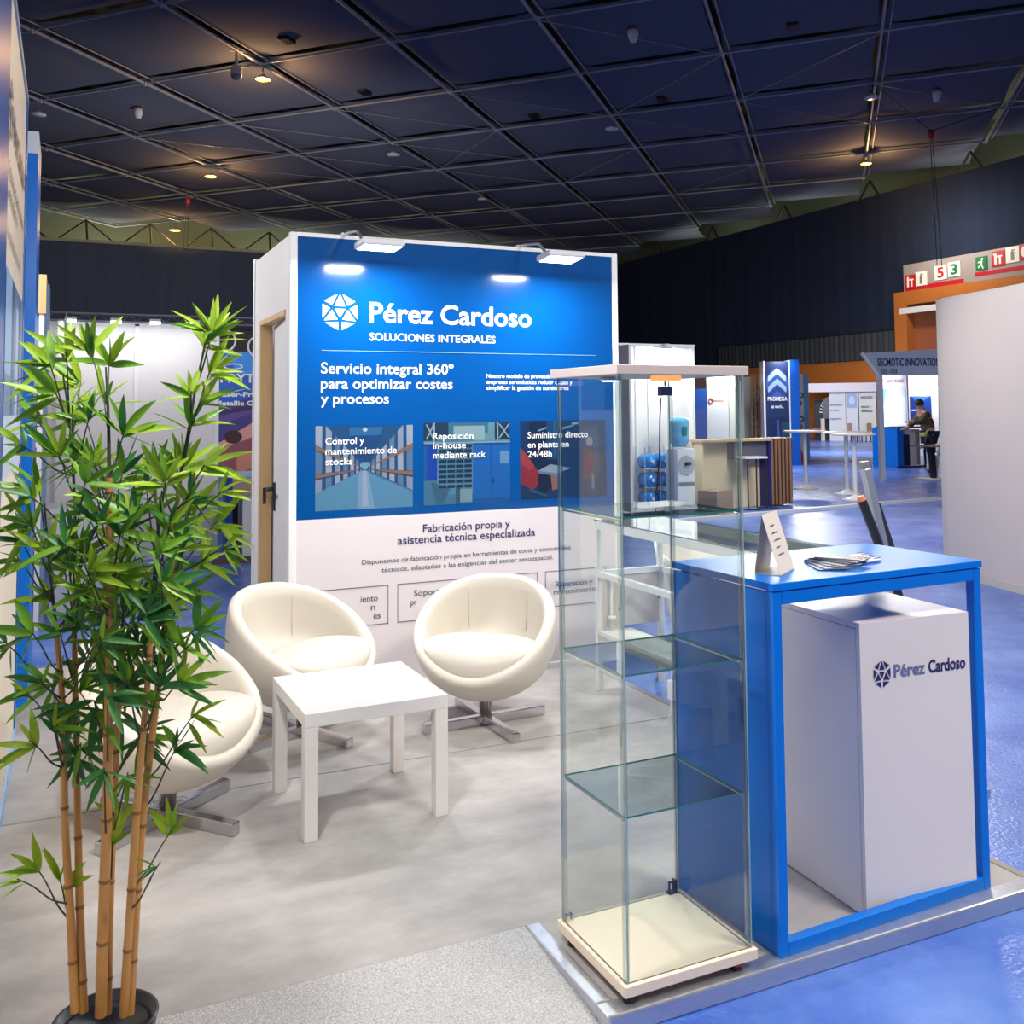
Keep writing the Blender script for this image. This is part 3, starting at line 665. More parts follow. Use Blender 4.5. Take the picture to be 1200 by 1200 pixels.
for k in range(7):
    q = on_counter(966+k*3.5, 664-k*.5)
    w_, h_ = .085, .155; an = -.45+.16*k
    t = thing('brochure', ('brochure at the bottom of the fanned stack on the blue counter', 'second lowest brochure of the fan on the counter', 'third brochure up in the fan on the counter', 'middle brochure of the fan on the counter', 'third brochure down in the fan on the counter', 'brochure just under the topmost one of the fan', 'topmost brochure of the fan on the counter')[k], 'brochure', (q.x, q.y, KT+.0005+.0032*k), an, 'fanned brochures on the blue counter')
    MB().box((-w_/2, -h_/2, 0), (w_/2, h_/2, .003)).build('cover', flat(covers[k], .25), t, world=False)
    MB().poly([(-w_/2+.008, .02, .0032), (w_/2-.008, .02, .0032), (w_/2-.008, .065, .0032), (-w_/2+.008, .065, .0032)]).build('cover_picture', flat(covers[(k+3) % 7], .25), t, world=False)
for k in range(5):
    p, q = on_counter(1000+k*4.6, 653.5+k*1.6), on_counter(1009+k*5.0, 657.5+k*1.9)
    d = (q-p); d.z = 0; d = d.normalized()
    t = thing('pen', ('pen lying nearest the brochures on the counter', 'second pen from the brochures on the counter', 'middle pen of the row of five on the counter', 'second last pen of the row on the counter', 'last pen of the row, farthest from the brochures')[k], 'pen', (p.x, p.y, KT+.006), math.atan2(d.y, d.x)-.9, 'pens in a row on the blue counter')
    MB().tube([(-.06, 0, 0), (.02, 0, 0)], .005, 8).build('barrel', mat('white_pen', (232, 234, 240), .25), t, world=False)
    MB().tube([(.02, 0, 0), (.05, 0, 0), (.06, 0, 0)], [.0052, .0045, .001], 8).build('grip', mat('navy_plastic'), t, world=False)
    MB().box((-.062, -.0015, .004), (-.025, .0015, .0075)).build('clip', CHROME, t, world=False)

# ================================================================== WHITE SHOWCASE DESK behind the cabinet
WX = 2.66
wd = thing('showcase_desk', 'white framed desk with glass top and lower shelf beside the stand wall', 'desk', (WX, 4.1, 0))
y0, y1, dx = 3.22, 4.745, .43
for x in (WX, WX+dx-.03):
    for y in (y0, y1-.028): MB().box((x, y, 0), (x+.03, y+.028, .93)).build('leg', WALU, wd, bevel=.002)
for z0_, z1_ in ((.875, .915), (.615, .645)):
    for x in (WX, WX+dx-.03): MB().box((x, y0+.028, z0_), (x+.03, y1-.028, z1_)).build('side_rail', WALU, wd)
    for y in (y0, y1-.028): MB().box((WX+.03, y, z0_), (WX+dx-.03, y+.028, z1_)).build('end_rail', WALU, wd)
o = MB().box((WX-.003, y0, .916), (WX+dx, y1, .923)).build('glass_top', SHELFG, wd)
MB().box((WX-.005, y0, .922), (WX, y1, .926)).build('top_edge', mat('dark_edge', (84, 82, 84), .4), wd)
MB().box((WX+.004, y0+.03, .30), (WX+.205, y1-.03, .322)).build('shelf_board', WHITE, wd)
MB().box((WX+.03, y1-.02, .335), (WX+dx-.03, y1-.004, .615)).build('end_board', mat('beige_board', (206, 194, 188), .5), wd)
MB().box((WX+.16, y0+.03, .20), (WX+.178, y1-.03, .30)).build('apron_board', WHITE, wd)
mb = MB(); mb.cyl((WX+.075, y1-.05, .40), (WX+.075, y1-.05, .615), .008, 8); mb.lathe([(0, .385), (.022, .385), (.022, .40), (.012, .402), (.012, .322), (0, .322)], (WX+.075, y1-.05, 0), 14); mb.build('adjusting_rod', WALU, wd)
for x, z in ((WX+.14, .43), (WX+.40, .47)):
    mb = MB(); mb.cyl((x, y1-.024, z), (x, y1-.019, z), .008, 10); mb.build('cam_hole', mat('dark_brown_hole', (88, 66, 56), .6), wd)
q = Vector((WX-.02, 3.98, .24))
pl = thing('plug_adapter', 'white plug adapter hanging on its cord under the white desk', 'power adapter', q)
MB().box((q.x-.012, q.y-.02, q.z-.09), (q.x+.012, q.y+.02, q.z)).build('adapter_body', WALU, pl, bevel=.004)
MB().tube([(q.x, q.y, q.z-.09), (q.x-.01, q.y, q.z-.16), (q.x-.03, q.y+.01, q.z-.21), (q.x-.02, q.y+.02, -.045+.05)], .0035, 6).build('cord', WALU, pl)
MB().tube([(q.x, q.y, q.z), (q.x+.015, q.y+.01, q.z+.06)], .0035, 6).build('cord', WALU, pl)
# white plastic tub chair
tcx = thing('shell_chair', 'white rounded plastic shell chair half hidden behind the blue counter and white desk', 'chair', (3.44, 4.76, F), math.radians(20))
vs = []; fs = []; A, B = 40, 9; zo = [.42, .43, .50, .58, .66, .74, .80, .815, .80, .74]
def shell_ring(i, inner):
    out = []
    for k in range(A+1):
        u = 2*PI*k/A
        hz = i/B; top = .58+.24*(max(0, math.sin(u)*.5+.5))**1.0
        z = .32+(top-.32)*hz; r = (.22+.105*hz**.6)-(.018 if inner else 0)
        out.append((r*math.cos(u)*1.02, r*math.sin(u), z))
    return out
rows = [shell_ring(i, False) for i in range(B+1)]+[shell_ring(i, True) for i in range(B, -1, -1)]
for R in rows: vs += R
n = A+1
for i in range(len(rows)-1):
    for k in range(A):
        fs.append((i*n+k, i*n+k+1, (i+1)*n+k+1, (i+1)*n+k))
PLW = mat('white_gloss_plastic', (236, 230, 222), .25)
MB().add(vs, fs, True).build('shell', PLW, tcx, world=False)
MB().lathe([(0, .345), (.2, .345), (.225, .35), (.23, .335), (.2, .325), (0, .32)], n=28).build('seat', PLW, tcx, world=False)
for x, y in ((.2, .2), (-.2, .2), (.2, -.2), (-.2, -.2)): MB().tube([(x*.7, y*.7, .33), (x*1.15, y*1.15, 0)], .012, 8).build('leg', CHROME, tcx, world=False)

# leaning aluminium stand behind the counter
es = thing('folding_stand', 'grey aluminium folding stand with black rolled tube leaning behind the blue counter', 'display stand', (3.15, 2.95, F))
P0, P1 = Vector((3.03, 3.10, 1.278)), Vector((3.305, 3.02, F))
MB().bar(P0, P1, .045, .03).build('main_post', ALU, es, bevel=.003)
MB().bar(P0+(P0-P1).normalized()*.03, P0, .04, .028).build('post_cap', mat('grey_plastic', (120, 120, 124), .4), es)
Q0, Q1 = Vector((2.988, 3.08, 1.15)), Vector((3.22, 3.03, .55))
MB().tube([Q0, Q1], .019, 12).build('rolled_tube', mat('black_sleeve', (30, 34, 48), .4), es)
MB().tube([Q0+(Q0-Q1).normalized()*.018, Q0], [.014, .02], 12).build('orange_tip', mat('orange_tip', (206, 120, 84), .4), es)
MB().bar(Vector((3.09, 3.10, 1.13)), Vector((3.20, 3.12, .90)), .02, .02).build('brace', mat('dark_grey_metal'), es)
MB().bar(Vector((3.14, 3.14, .92)), Vector((3.45, 3.42, F)), .03, .025).build('rear_leg', ALU, es)
MB().box((3.18, 2.90, F), (3.46, 3.10, F+.02)).build('foot_plate', ALU, es)

# ================================================================== BAMBOO
BD = 2.32
bam = thing('potted_bamboo', 'tall artificial bamboo in a black pot with yellow canes', 'potted plant', (.104, 2.50, -.02))
BP = MB(); pc = Vector((.104, 2.505, 0))
BP.lathe([(0, -.02), (.088, -.02), (.112, .135), (.116, .145), (.106, .145), (.10, .125), (0, .12)], pc, 36); BP.build('pot', mat('black_pot', (26, 27, 36), .35), bam)
MB().lathe([(0, .118), (.07, .121), (.101, .126)], pc, 30).build('soil', mat('dark_pebbles', (34, 34, 40), .9, bump=.8, bscale=90), bam)
CANE = mat('bamboo_cane', (200, 148, 78), .45, noise=.6, nscale=8, rgb2=(172, 118, 56), stretch=(3, 3, .8))
NODEM = mat('bamboo_node', (128, 88, 44), .6)
TWIG = mat('dark_twig', (58, 62, 46), .7)
def leafmat(n, c, c2):
    M = mat(n, c, .42, noise=.6, nscale=14, rgb2=c2, spec=.35)
    b = M.node_tree.nodes['Principled BSDF']; nt = M.node_tree
    tr = nt.nodes.new('ShaderNodeBsdfTranslucent'); mx = nt.nodes.new('ShaderNodeMixShader'); mx.inputs[0].default_value = .3
    out = nt.nodes['Material Output']
    src = b.inputs['Base Color'].links[0].from_socket
    nt.links.new(src, tr.inputs[0]); nt.links.new(b.outputs[0], mx.inputs[1]); nt.links.new(tr.outputs[0], mx.inputs[2]); nt.links.new(mx.outputs[0], out.inputs[0]); return M
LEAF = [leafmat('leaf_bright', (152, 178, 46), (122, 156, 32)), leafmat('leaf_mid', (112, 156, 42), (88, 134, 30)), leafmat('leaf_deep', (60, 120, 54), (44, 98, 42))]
canes = {'A': [(88, 1186), (83, 1080), (77, 980), (75, 900), (73, 820), (66, 740), (58, 660), (52, 590)], 'B': [(98, 1186), (94, 1080), (92, 1000), (90, 900), (88, 800), (87, 700), (88, 600), (82, 500), (74, 440)],
         'C': [(118, 1190), (121, 1080), (125, 960), (127, 860), (129, 740), (129, 650), (128, 560), (127, 490), (124, 430)], 'D': [(126, 1188), (129, 1060), (134, 930), (138, 850), (142, 770), (146, 690)],
         'E': [(145, 1190), (151, 1090), (159, 970), (165, 890), (173, 800), (178, 720), (184, 640), (190, 575)], 'F': [(152, 1188), (163, 1010), (172, 915), (186, 800), (195, 720), (203, 640), (210, 570), (222, 500), (230, 450), (243, 395)]}
thick = {'A': (.0105, .006, 5), 'B': (.0105, .006, 5), 'C': (.013, .008, 6), 'D': (.0095, .006, 4), 'E': (.0105, .006, 5), 'F': (.0105, .006, 6)}
off = {'A': .0, 'B': .05, 'C': -.03, 'D': .06, 'E': -.02, 'F': .07}
paths = {}
def smoothpath(pts, k=5):
    out = []
    for i in range(len(pts)-1):
        p0 = pts[max(i-1, 0)]; p1 = pts[i]; p2 = pts[i+1]; p3 = pts[min(i+2, len(pts)-1)]
        for s_ in range(k):
            t_ = s_/k; out.append(.5*((2*p1)+(-p0+p2)*t_+(2*p0-5*p1+4*p2-p3)*t_*t_+(-p0+3*p1-3*p2+p3)*t_**3))
    return out+[pts[-1]]
cane_obj = {}
for k, pp in canes.items():
    pts = []
    for i, (x, y) in enumerate(pp):
        f_ = i/(len(pp)-1); pts.append(at_d(x, y, BD+off[k]*min(1, f_*2.2+.15)+(.06*f_ if k in 'AB' else -.05*f_)))
    p = smoothpath(pts); paths[k] = p
    r0, r1, cut = thick[k]; n = len(p); nc = cut*5+1
    mb = MB().m(CANE); mb.tube(p[:nc], [r0+(r1-r0)*i/nc for i in range(nc)], 10)
    nd = mb.m(NODEM); acc = 0; nxt = random.uniform(.06, .14)
    for i in range(1, nc):
        acc += (p[i]-p[i-1]).length
        if acc > nxt:
            d = (p[i]-p[i-1]).normalized(); r = r0+(r1-r0)*i/nc
            nd.tube([p[i]-d*.004, p[i], p[i]+d*.004], [r*1.02, r*1.16, r*1.02], 10); nxt = acc+random.uniform(.12, .19)
    co = mb.build('cane', None, bam); cane_obj[k] = co
    if n > nc: MB().tube(p[nc-1:], [max(.0022, .0048-.0028*i/(n-nc)) for i in range(n-nc+1)], 6).build('stem_tip', TWIG, co)
def leaf(mb, base, d, length, width, mi):
    mb.m(LEAF[mi]); d = d.normalized(); view = (CAM-base).normalized()
    nrm = (view*random.uniform(.3, 1)+Vector((random.uniform(-.7, .7), random.uniform(-.7, .7), random.uniform(0, 1.0)))).normalized()
    side = d.cross(nrm).normalized(); nrm = side.cross(d)
    K = 7; vs = []; fs = []; droop = random.uniform(.02, .22)
    for i in range(K+1):
        t_ = i/K; w = width*(math.sin(PI*min(1, t_**.72*1.0))**.9)*.5 if i < K else 0
        if i == 0: w = width*.06
        c = base+d*length*t_+Vector((0, 0, -1))*length*droop*t_*t_
        vs += [c-side*w+nrm*w*.35, c, c+side*w+nrm*w*.35]
    for i in range(K):
        for j in (0, 1): fs.append((i*3+j, i*3+j+1, (i+1)*3+j+1, (i+1)*3+j))
    mb.add(vs, fs, True)
clusters = [
 (128, 424, 95, 9, 62, 175, 'C', 0), (105, 408, 118, 9, 56, 120, 'C', 0), (78, 412, 130, 9, 58, 120, 'B', 0), (58, 425, 165, 9, 58, 120, 'B', 0), (95, 445, 155, 8, 58, 120, 'B', 0), (100, 490, 130, 8, 56, 140, 'C', 0),
 (148, 500, 60, 8, 60, 190, 'C', 1), (122, 470, 70, 5, 52, 140, 'C', 0), (42, 490, 150, 6, 50, 130, 'B', 0), (68, 530, 115, 6, 56, 150, 'B', 0), (22, 520, 165, 5, 50, 150, 'B', 1), (45, 570, 140, 7, 56, 170, 'A', 1), (100, 566, 60, 5, 50, 160, 'B', 1), (112, 545, 95, 7, 44, 230, 'C', 0), (65, 460, 160, 8, 58, 120, 'B', 0), (85, 470, 60, 4, 45, 100, 'B', 0),
 (250, 388, 88, 12, 50, 165, 'F', 0), (240, 402, 55, 10, 54, 150, 'F', 0), (248, 430, 35, 9, 52, 120, 'F', 0), (224, 458, 110, 6, 46, 150, 'F', 0), (226, 492, 80, 7, 50, 165, 'F', 1), (236, 470, 25, 4, 52, 80, 'F', 0), (214, 545, 95, 12, 54, 175, 'F', 0), (240, 545, 22, 6, 56, 95, 'F', 0), (195, 560, 110, 11, 48, 190, 'E', 0), (180, 545, 95, 6, 46, 160, 'E', 0), (225, 590, 40, 8, 56, 165, 'F', 0), (256, 610, 12, 6, 52, 130, 'F', 0), (268, 640, -5, 5, 40, 130, 'F', 0), (200, 612, 60, 8, 50, 210, 'E', 1), (165, 600, 120, 7, 48, 190, 'C', 1), (142, 622, 45, 7, 52, 170, 'C', 1), (262, 575, 30, 4, 42, 90, 'F', 0), (170, 560, 110, 6, 45, 150, 'E', 1),
 (35, 612, 150, 7, 56, 180, 'A', 1), (55, 642, 105, 7, 52, 210, 'A', 0), (18, 650, 175, 5, 46, 130, 'A', 1), (60, 690, 150, 7, 52, 190, 'A', 1), (92, 690, 60, 7, 46, 190, 'B', 0), (38, 742, 172, 6, 56, 150, 'A', 1), (100, 665, 40, 6, 60, 120, 'C', 0), (125, 684, 45, 7, 56, 170, 'C', 0), (160, 690, 70, 8, 50, 210, 'C', 1), (190, 682, 30, 8, 56, 190, 'F', 1), (215, 690, 22, 7, 52, 155, 'F', 1), (240, 655, 40, 6, 46, 150, 'F', 0), (210, 650, 80, 7, 48, 200, 'F', 1),
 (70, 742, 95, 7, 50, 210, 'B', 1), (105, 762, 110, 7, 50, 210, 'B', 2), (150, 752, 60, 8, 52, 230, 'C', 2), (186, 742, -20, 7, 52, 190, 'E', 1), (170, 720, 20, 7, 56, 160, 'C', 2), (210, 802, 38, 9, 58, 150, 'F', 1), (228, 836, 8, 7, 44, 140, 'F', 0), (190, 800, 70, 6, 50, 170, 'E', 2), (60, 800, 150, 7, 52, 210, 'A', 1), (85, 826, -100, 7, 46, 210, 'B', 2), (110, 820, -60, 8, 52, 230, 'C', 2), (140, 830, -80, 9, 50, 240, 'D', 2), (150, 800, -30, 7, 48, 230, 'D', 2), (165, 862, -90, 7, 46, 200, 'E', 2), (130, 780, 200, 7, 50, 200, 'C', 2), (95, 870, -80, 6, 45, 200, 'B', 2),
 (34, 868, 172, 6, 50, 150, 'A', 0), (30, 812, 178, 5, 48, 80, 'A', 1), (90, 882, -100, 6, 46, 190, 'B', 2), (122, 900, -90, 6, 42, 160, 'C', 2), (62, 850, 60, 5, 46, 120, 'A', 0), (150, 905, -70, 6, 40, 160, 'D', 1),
 (42, 1015, 145, 7, 48, 120, 'A', 0), (70, 1030, 78, 5, 54, 90, 'A', 0), (20, 1030, 185, 4, 36, 70, 'A', 1), (138, 960, 105, 7, 48, 110, 'D', 0), (132, 985, 75, 4, 44, 80, 'D', 0), (205, 968, 90, 8, 42, 130, 'E', 0), (188, 1010, 200, 4, 30, 120, 'E', 2)]
for _ in range(95):
    k = random.choice('ABBCCDDEEFF'); i_ = random.randint(0, 100)
    yy = random.choice([random.uniform(600, 885), random.uniform(600, 820), random.uniform(480, 700)])
    pp = canes[k]; xx = None
    for (xa, ya), (xb, yb) in zip(pp, pp[1:]):
        if yb <= yy <= ya: xx = xa+(xb-xa)*(ya-yy)/(ya-yb)
    if xx is None: continue
    dx_ = random.uniform(-62, 58) if yy < 780 else random.uniform(-45, 45); xx += dx_
    if xx > 240 or xx < 2: continue
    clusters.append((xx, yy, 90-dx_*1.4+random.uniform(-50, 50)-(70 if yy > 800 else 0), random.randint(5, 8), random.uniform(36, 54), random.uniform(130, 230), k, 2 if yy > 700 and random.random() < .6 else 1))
fol = {k: MB() for k in canes}; twg = fol
PXM = BD*1.005/CF
for (x, y, ang, n, L, spr, k, tone) in clusters:
    dep = BD+random.uniform(-.16, .16); c = at_d(x, y, dep)
    p = paths[k]; tgt = at_d(x, y+random.uniform(35, 85), BD)
    a = min(p, key=lambda v: (v-tgt).length)
    mid = (a+c)/2+Vector((0, 0, -.02)); side = (c-a)
    pts = smoothpath([a, a+side*.35+Vector((0, 0, -.01)), a+side*.7+Vector((0, 0, .0)), c], 3)
    twg[k].m(TWIG).tube(pts, [.0026-.0014*i/len(pts) for i in range(len(pts))], 5)
    for i in range(n):
        f_ = (i+.5)/n-.5; th2 = math.radians(ang+spr*f_+random.uniform(-10, 10))
        d = RT*math.cos(th2)+UP*math.sin(th2)+FW*random.uniform(-.55, .55)
        b_ = c+(a-c).normalized()*random.uniform(0, .03)
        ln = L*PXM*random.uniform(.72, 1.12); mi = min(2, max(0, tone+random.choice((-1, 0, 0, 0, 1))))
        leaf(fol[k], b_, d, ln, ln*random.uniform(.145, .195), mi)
for k in canes:
    fol[k].build('foliage', None, cane_obj[k], fixn=False)

# ================================================================== STANDS ACROSS THE AISLE (behind the bamboo)
BY = 11.3
wb = thing('partition_wall', 'plain white partition wall under a lighting truss, behind the bamboo', 'exhibition wall', (.7, BY, F))
for x in (-.2, .70):
    MB().box((x, BY, F), (x+.86, BY+.04, 2.47)).build('wall_panel', WPANEL, wb)
for x in (-.24, .655, 1.5): MB().box((x, BY-.01, F), (x+.045, BY+.05, 2.49)).build('upright', WALU, wb)
MB().box((-.24, BY-.01, 2.47), (1.545, BY+.05, 2.50)).build('top_rail', WALU, wb)
tr = thing('lighting_truss', 'dark horizontal lighting truss with small white lamps above the white partition', 'truss', (1.0, BY-.15, 2.53))
mb = MB()
for z in (2.50, 2.58): mb.tube([(-.35, BY-.15, z), (2.4, BY-.15, z)], .014, 6)
for k in range(19): mb.tube([(-.35+k*.145, BY-.15, 2.50), (-.28+k*.145, BY-.15, 2.58), (-.205+k*.145, BY-.15, 2.50)], .006, 4)
mb.build('truss_tubes', mat('truss_grey', (120, 124, 134), .4, metal=.6), tr)
for x in (-.1, 2.1): MB().box((x, BY-.16, F), (x+.05, BY-.10, 2.5)).build('truss_post', WALU, tr)
for k, x in enumerate((.02, .456, .846, 1.25)):
    t = thing('truss_lamp', ('first', 'second', 'third', 'fourth')[k]+' small white lamp along the truss, counted from the blue tower', 'lamp', (x, BY-.2, 2.5), 0, 'lamps on the lighting truss')
    MB().box((-.055, -.05, 0), (.055, .03, .03)).build('lamp_housing', mat('white_lamp_housing'), t, world=False)
    MB().box((-.05, -.052, -.022), (.05, .026, 0)).build('lamp_glass', LEDW, t, world=False)
area('truss_light', (.6, BY-.45, 2.42), (.6, BY+.1, .9), 1.6, .05, 8)
pw = thing('poster_wall', 'blue and purple poster wall with black top, beside the store room door', 'poster', (1.9, BY+.02, F))
MB().box((1.545, BY, F), (2.6, BY+.04, 2.48)).build('poster_board', mat('black_board', (18, 20, 30), .5), pw)
OP = (0, BY, 0)
art('poster_print', pw, OP, UX, UZ, N, 1.545, .55, 1.0, 1.66, [((22, 96, 196), rect(0, 0, 1, 1)), ((50, 150, 240), [(.1, 1), (.6, 1), (.5, .86), (.2, .84)]), ((70, 56, 130), [(0, .62), (1, .82), (1, .3), (0, .22)]), ((100, 70, 150), [(0, .55), (1, .78), (1, .72), (0, .50)]), ((46, 40, 96), [(0, .60), (1, .70), (1, .66), (0, .57)]), ((224, 160, 150), [(0, .38), (.6, .60), (1, .66), (1, .58), (.3, .40), (0, .32)]), ((150, 80, 96), [(0, .34), (.5, .44), (.5, .2), (0, .2)]), ((60, 30, 40), ngon(.16, .42, .1, .045)), ((210, 140, 120), [(.2, .30), (1, .42), (1, .12), (.2, .14)]), ((176, 110, 90), [(.3, .2), (1, .26), (1, .06), (.3, .04)]), ((230, 200, 180), rect(0, 0, 1, .14))])
fast('poster_text', [('PRYTECK', 1.56, 2.25, 1.86, .10, .02), ('Laser-Print partner', 1.53, 2.4, 1.70, .055, .03), ('Metallic Components', 1.50, 2.4, 1.60, .055, .03)], TWHITE, pw, (0, BY-.004, 0), UX, UZ)
mb = MB()
for cx, cz, r in ((1.6, 2.33, .12), (1.98, 2.27, .12)):
    mb.tube([(cx+r*math.cos(a*PI/12), BY-.004, cz+r*math.sin(a*PI/12)) for a in range(25)], .012, 6, caps=False)
mb.tube([(1.7+.1*math.cos(a*PI/12), BY-.004, 2.04+.03*math.sin(a*PI/12)) for a in range(25)], .008, 6, caps=False)
mb.build('ring_emblem', TWHITE, pw)
bc = thing('counter', 'far blue-framed counter with white box in front of the purple poster', 'counter', (1.9, 10.75, F))
for x in (1.55, 2.3): MB().box((x, 10.6, F), (x+.05, 11.0, .84)).build('leg', NAVYP, bc)
MB().box((1.55, 10.6, .84), (2.35, 11.0, .88)).build('worktop', mat('pale_blue_profile'), bc)
MB().box((1.50, 10.66, F), (1.56, 10.98, .84)).build('side_panel', mat('mid_blue_panel', (70, 120, 190), .4), bc)
MB().box((1.72, 10.7, F), (2.28, 11.0, .62)).build('white_box', WHITE, bc)
MB().box((1.4, 10.55, F), (2.45, 10.62, F+.06)).build('plinth', mat('brown_plinth', (96, 74, 70), .6), bc)
bt = thing('booth_tower', 'navy booth tower with a wooden lintel behind the bright blue pillar', 'exhibition stand', (-.5, 8, F))
MB().box((-1.3, 8.0, F), (-.20, 8.5, 2.27)).build('navy_body', NAVYP, bt)
MB().box((-1.3, 7.98, 2.27), (-.155, 8.5, 2.56)).build('wooden_lintel', WOODL, bt)
MB().box((-.20, 7.99, F), (-.165, 8.05, 2.27)).build('white_edge', WHITE, bt)
MB().box((-.165, 8.05, F), (-.135, 8.5, 2.5)).build('grey_edge', mat('grey_blue_rail'), bt)
MB().box((-1.3, 7.99, 1.28), (-.2, 8.0, 1.32)).build('white_band', WHITE, bt)
ww = thing('side_bench', 'low white two-drawer cabinet behind the bamboo', 'cabinet', (.1, 8.6, F))
MB().box((-.1, 8.4, F), (.35, 8.9, .75)).build('carcass', WPANEL, ww, bevel=.003)
MB().box((-.12, 8.38, .75), (.37, 8.92, .79)).build('worktop', WHITE, ww)
for z in (.2, .48): MB().box((-.09, 8.392, z), (.34, 8.4, z+.24)).build('drawer_front', WHITE, ww)

# ================================================================== WATER COOLER BOOTH
cb = thing('cubicle', 'white cubicle with a spotlight, housing the water cooler', 'exhibition stand', (8.4, 12.6, F))
MB().box((7.70, 12.9, F), (9.05, 12.94, 2.52)).build('back_panel', WPANEL, cb)
MB().box((7.66, 12.55, F), (7.70, 12.94, 2.50)).build('side_panel', WPANEL, cb)
MB().box((9.0, 12.86, F), (9.06, 12.92, 2.53)).build('upright', WALU, cb)
MB().box((7.66, 12.84, 2.50), (9.06, 12.92, 2.54)).build('top_rail', WALU, cb)
for x in (7.98, 8.2): MB().box((x, 12.885, F), (x+.03, 12.9, 2.5)).build('upright', WALU, cb)
t = thing('cubicle_spotlight', 'spotlight fixed to the top rail of the white cubicle', 'lamp', (8.4, 12.66, 2.46))
MB().lathe([(0, .07), (.05, .07), (.09, 0), (.0, -.005)], n=16).build('lamp_housing', mat('white_lamp_housing'), t, world=False)
MB().cyl((0, 0, .04), (0, .2, .06), .012, 8).build('bracket_arm', ALU, t, world=False)
area('cubicle_light', (8.4, 12.62, 2.44), (8.4, 12.95, 1.2), .14, .08, 34)
wc = thing('water_cooler', 'white water cooler with a blue bottle on top, in the white cubicle', 'water cooler', (8.44, 12.4, F))
mb = MB(); mb.box((8.29, 12.25, F), (8.61, 12.56, .93)); mb.build('body', mat('cooler_white', (226, 228, 232), .35), wc, bevel=.015)
MB().lathe([(0, .95), (.10, .95), (.11, .99), (.148, 1.02), (.15, 1.14), (.142, 1.16), (.15, 1.18), (.15, 1.32), (.135, 1.385), (0, 1.41)], (8.44, 12.41, 0), 28).build('water_bottle', mat('blue_bottle', (120, 190, 226), .12), wc)
MB().box((8.40, 12.247, 1.12), (8.47, 12.26, 1.26)).build('bottle_label', mat('teal_label', (20, 130, 120), .4), wc)
mb = MB(); mb.prism([(8.45+.15*math.cos(a*PI/12), 12.248, .68+.15*math.sin(a*PI/12)) for a in range(24)], (0, -.008, 0)); mb.build('tap_recess', mat('cooler_grey', (176, 178, 184), .4), wc)
for x in (8.42, 8.48): MB().box((x, 12.20, .68), (x+.03, 12.24, .73)).build('tap', DARK, wc)
MB().box((8.31, 12.243, .38), (8.59, 12.25, .43)).build('drip_tray', mat('cooler_grey_dark', (130, 132, 138), .4), wc)
MB().box((8.27, 12.22, F), (8.63, 12.58, F+.03)).build('plinth', mat('cooler_white'), wc)
ck = thing('bottle_rack', 'steel wire rack holding the spare blue water bottles', 'rack', (8.2, 12.7, F))
mb = MB()
for x in (7.95, 8.22, 8.47):
    for y in (12.60, 12.87): mb.tube([(x, y, F), (x, y, .95)], .009, 6)
for z in (.06, .34, .62):
    for y in (12.60, 12.87): mb.tube([(7.95, y, z), (8.47, y, z)], .008, 6)
mb.build('wire_frame', ALU, ck)
WB = mat('blue_water_bottle', (10, 130, 214), .12, spec=.7)
for r_ in range(3):
    for c_ in range(2):
        x = 8.085+c_*.25; z = .17+r_*.28
        t = thing('water_bottle', ('lower', 'middle', 'upper')[r_]+' blue water bottle in the rack, '+('far from' if c_ == 0 else 'next to')+' the cooler', 'water bottle', (x, 12.63, z), 0, 'spare bottles in the wire rack')
        MB().tube([(0, .235, 0), (0, .225, 0), (0, .03, 0), (0, 0, 0), (0, -.02, 0)], [.08, .110, .113, .09, .03], 20).build('bottle_body', WB, t, world=False)
        MB().cyl((0, -.02, 0), (0, -.05, 0), .028, 12).build('cap', mat('pale_cap'), t, world=False)
pbx = thing('cardboard_box', 'brown cardboard box on the floor between water cooler and bar counter', 'box', (8.90, 12.12, F), .3)
MB().box((-.2, -.15, 0), (.2, .2, .35)).build('carton', mat('cardboard', (150, 124, 108), .8), pbx, world=False)
MB().box((-.2, -.03, .35), (.2, .02, .352)).build('packing_tape', mat('tape_brown', (176, 150, 120), .3), pbx, world=False)

# ================================================================== BAR COUNTER
br = thing('bar_counter', 'bar counter with pale wood top and dark vertical slats at its end', 'counter', (9.9, 12.7, F))
MB().box((8.93, 12.5, 1.005), (10.27, 12.83, 1.04)).build('worktop', WOODL, br)
MB().box((8.95, 12.78, F), (10.24, 12.81, 1.0)).build('back_board', mat('light_beige_board', (226, 206, 172), .5), br)
MB().box((8.95, 12.55, F), (8.98, 12.8, 1.0)).build('end_board', mat('light_beige_board'), br)
MB().box((9.6, 12.6, .72), (10.24, 12.78, 1.0)).build('grey_drawer_unit', mat('dark_grey_metal_2', (92, 96, 108), .5), br)
MB().box((10.24, 12.55, F), (10.29, 12.83, 1.04)).build('navy_end', mat('navy_plastic'), br)
MB().box((10.29, 12.58, F+.03), (10.74, 12.95, 1.03)).build('slat_backing', DARK, br)
for k in range(6): MB().box((10.295+k*.074, 12.55, F+.03), (10.335+k*.074, 12.58, 1.03)).build('slat', mat('walnut_slat', (146, 108, 80), .5), br)
MB().box((10.29, 12.55, 1.03), (10.745, 12.95, 1.045)).build('end_cap', mat('walnut_slat'), br)
st = thing('bar_stool', 'high white-topped stool with dark legs pushed under the bar counter', 'stool', (9.85, 12.4, F))
MB().box((9.62, 12.3, .74), (10.02, 12.58, .77)).build('seat', WHITE, st)
for x, y in ((9.64, 12.32), (10.0, 12.32), (9.64, 12.56), (10.0, 12.56)): MB().cyl((x, y, F), (x, y, .74), .012, 8).build('leg', mat('dark_grey_metal'), st)
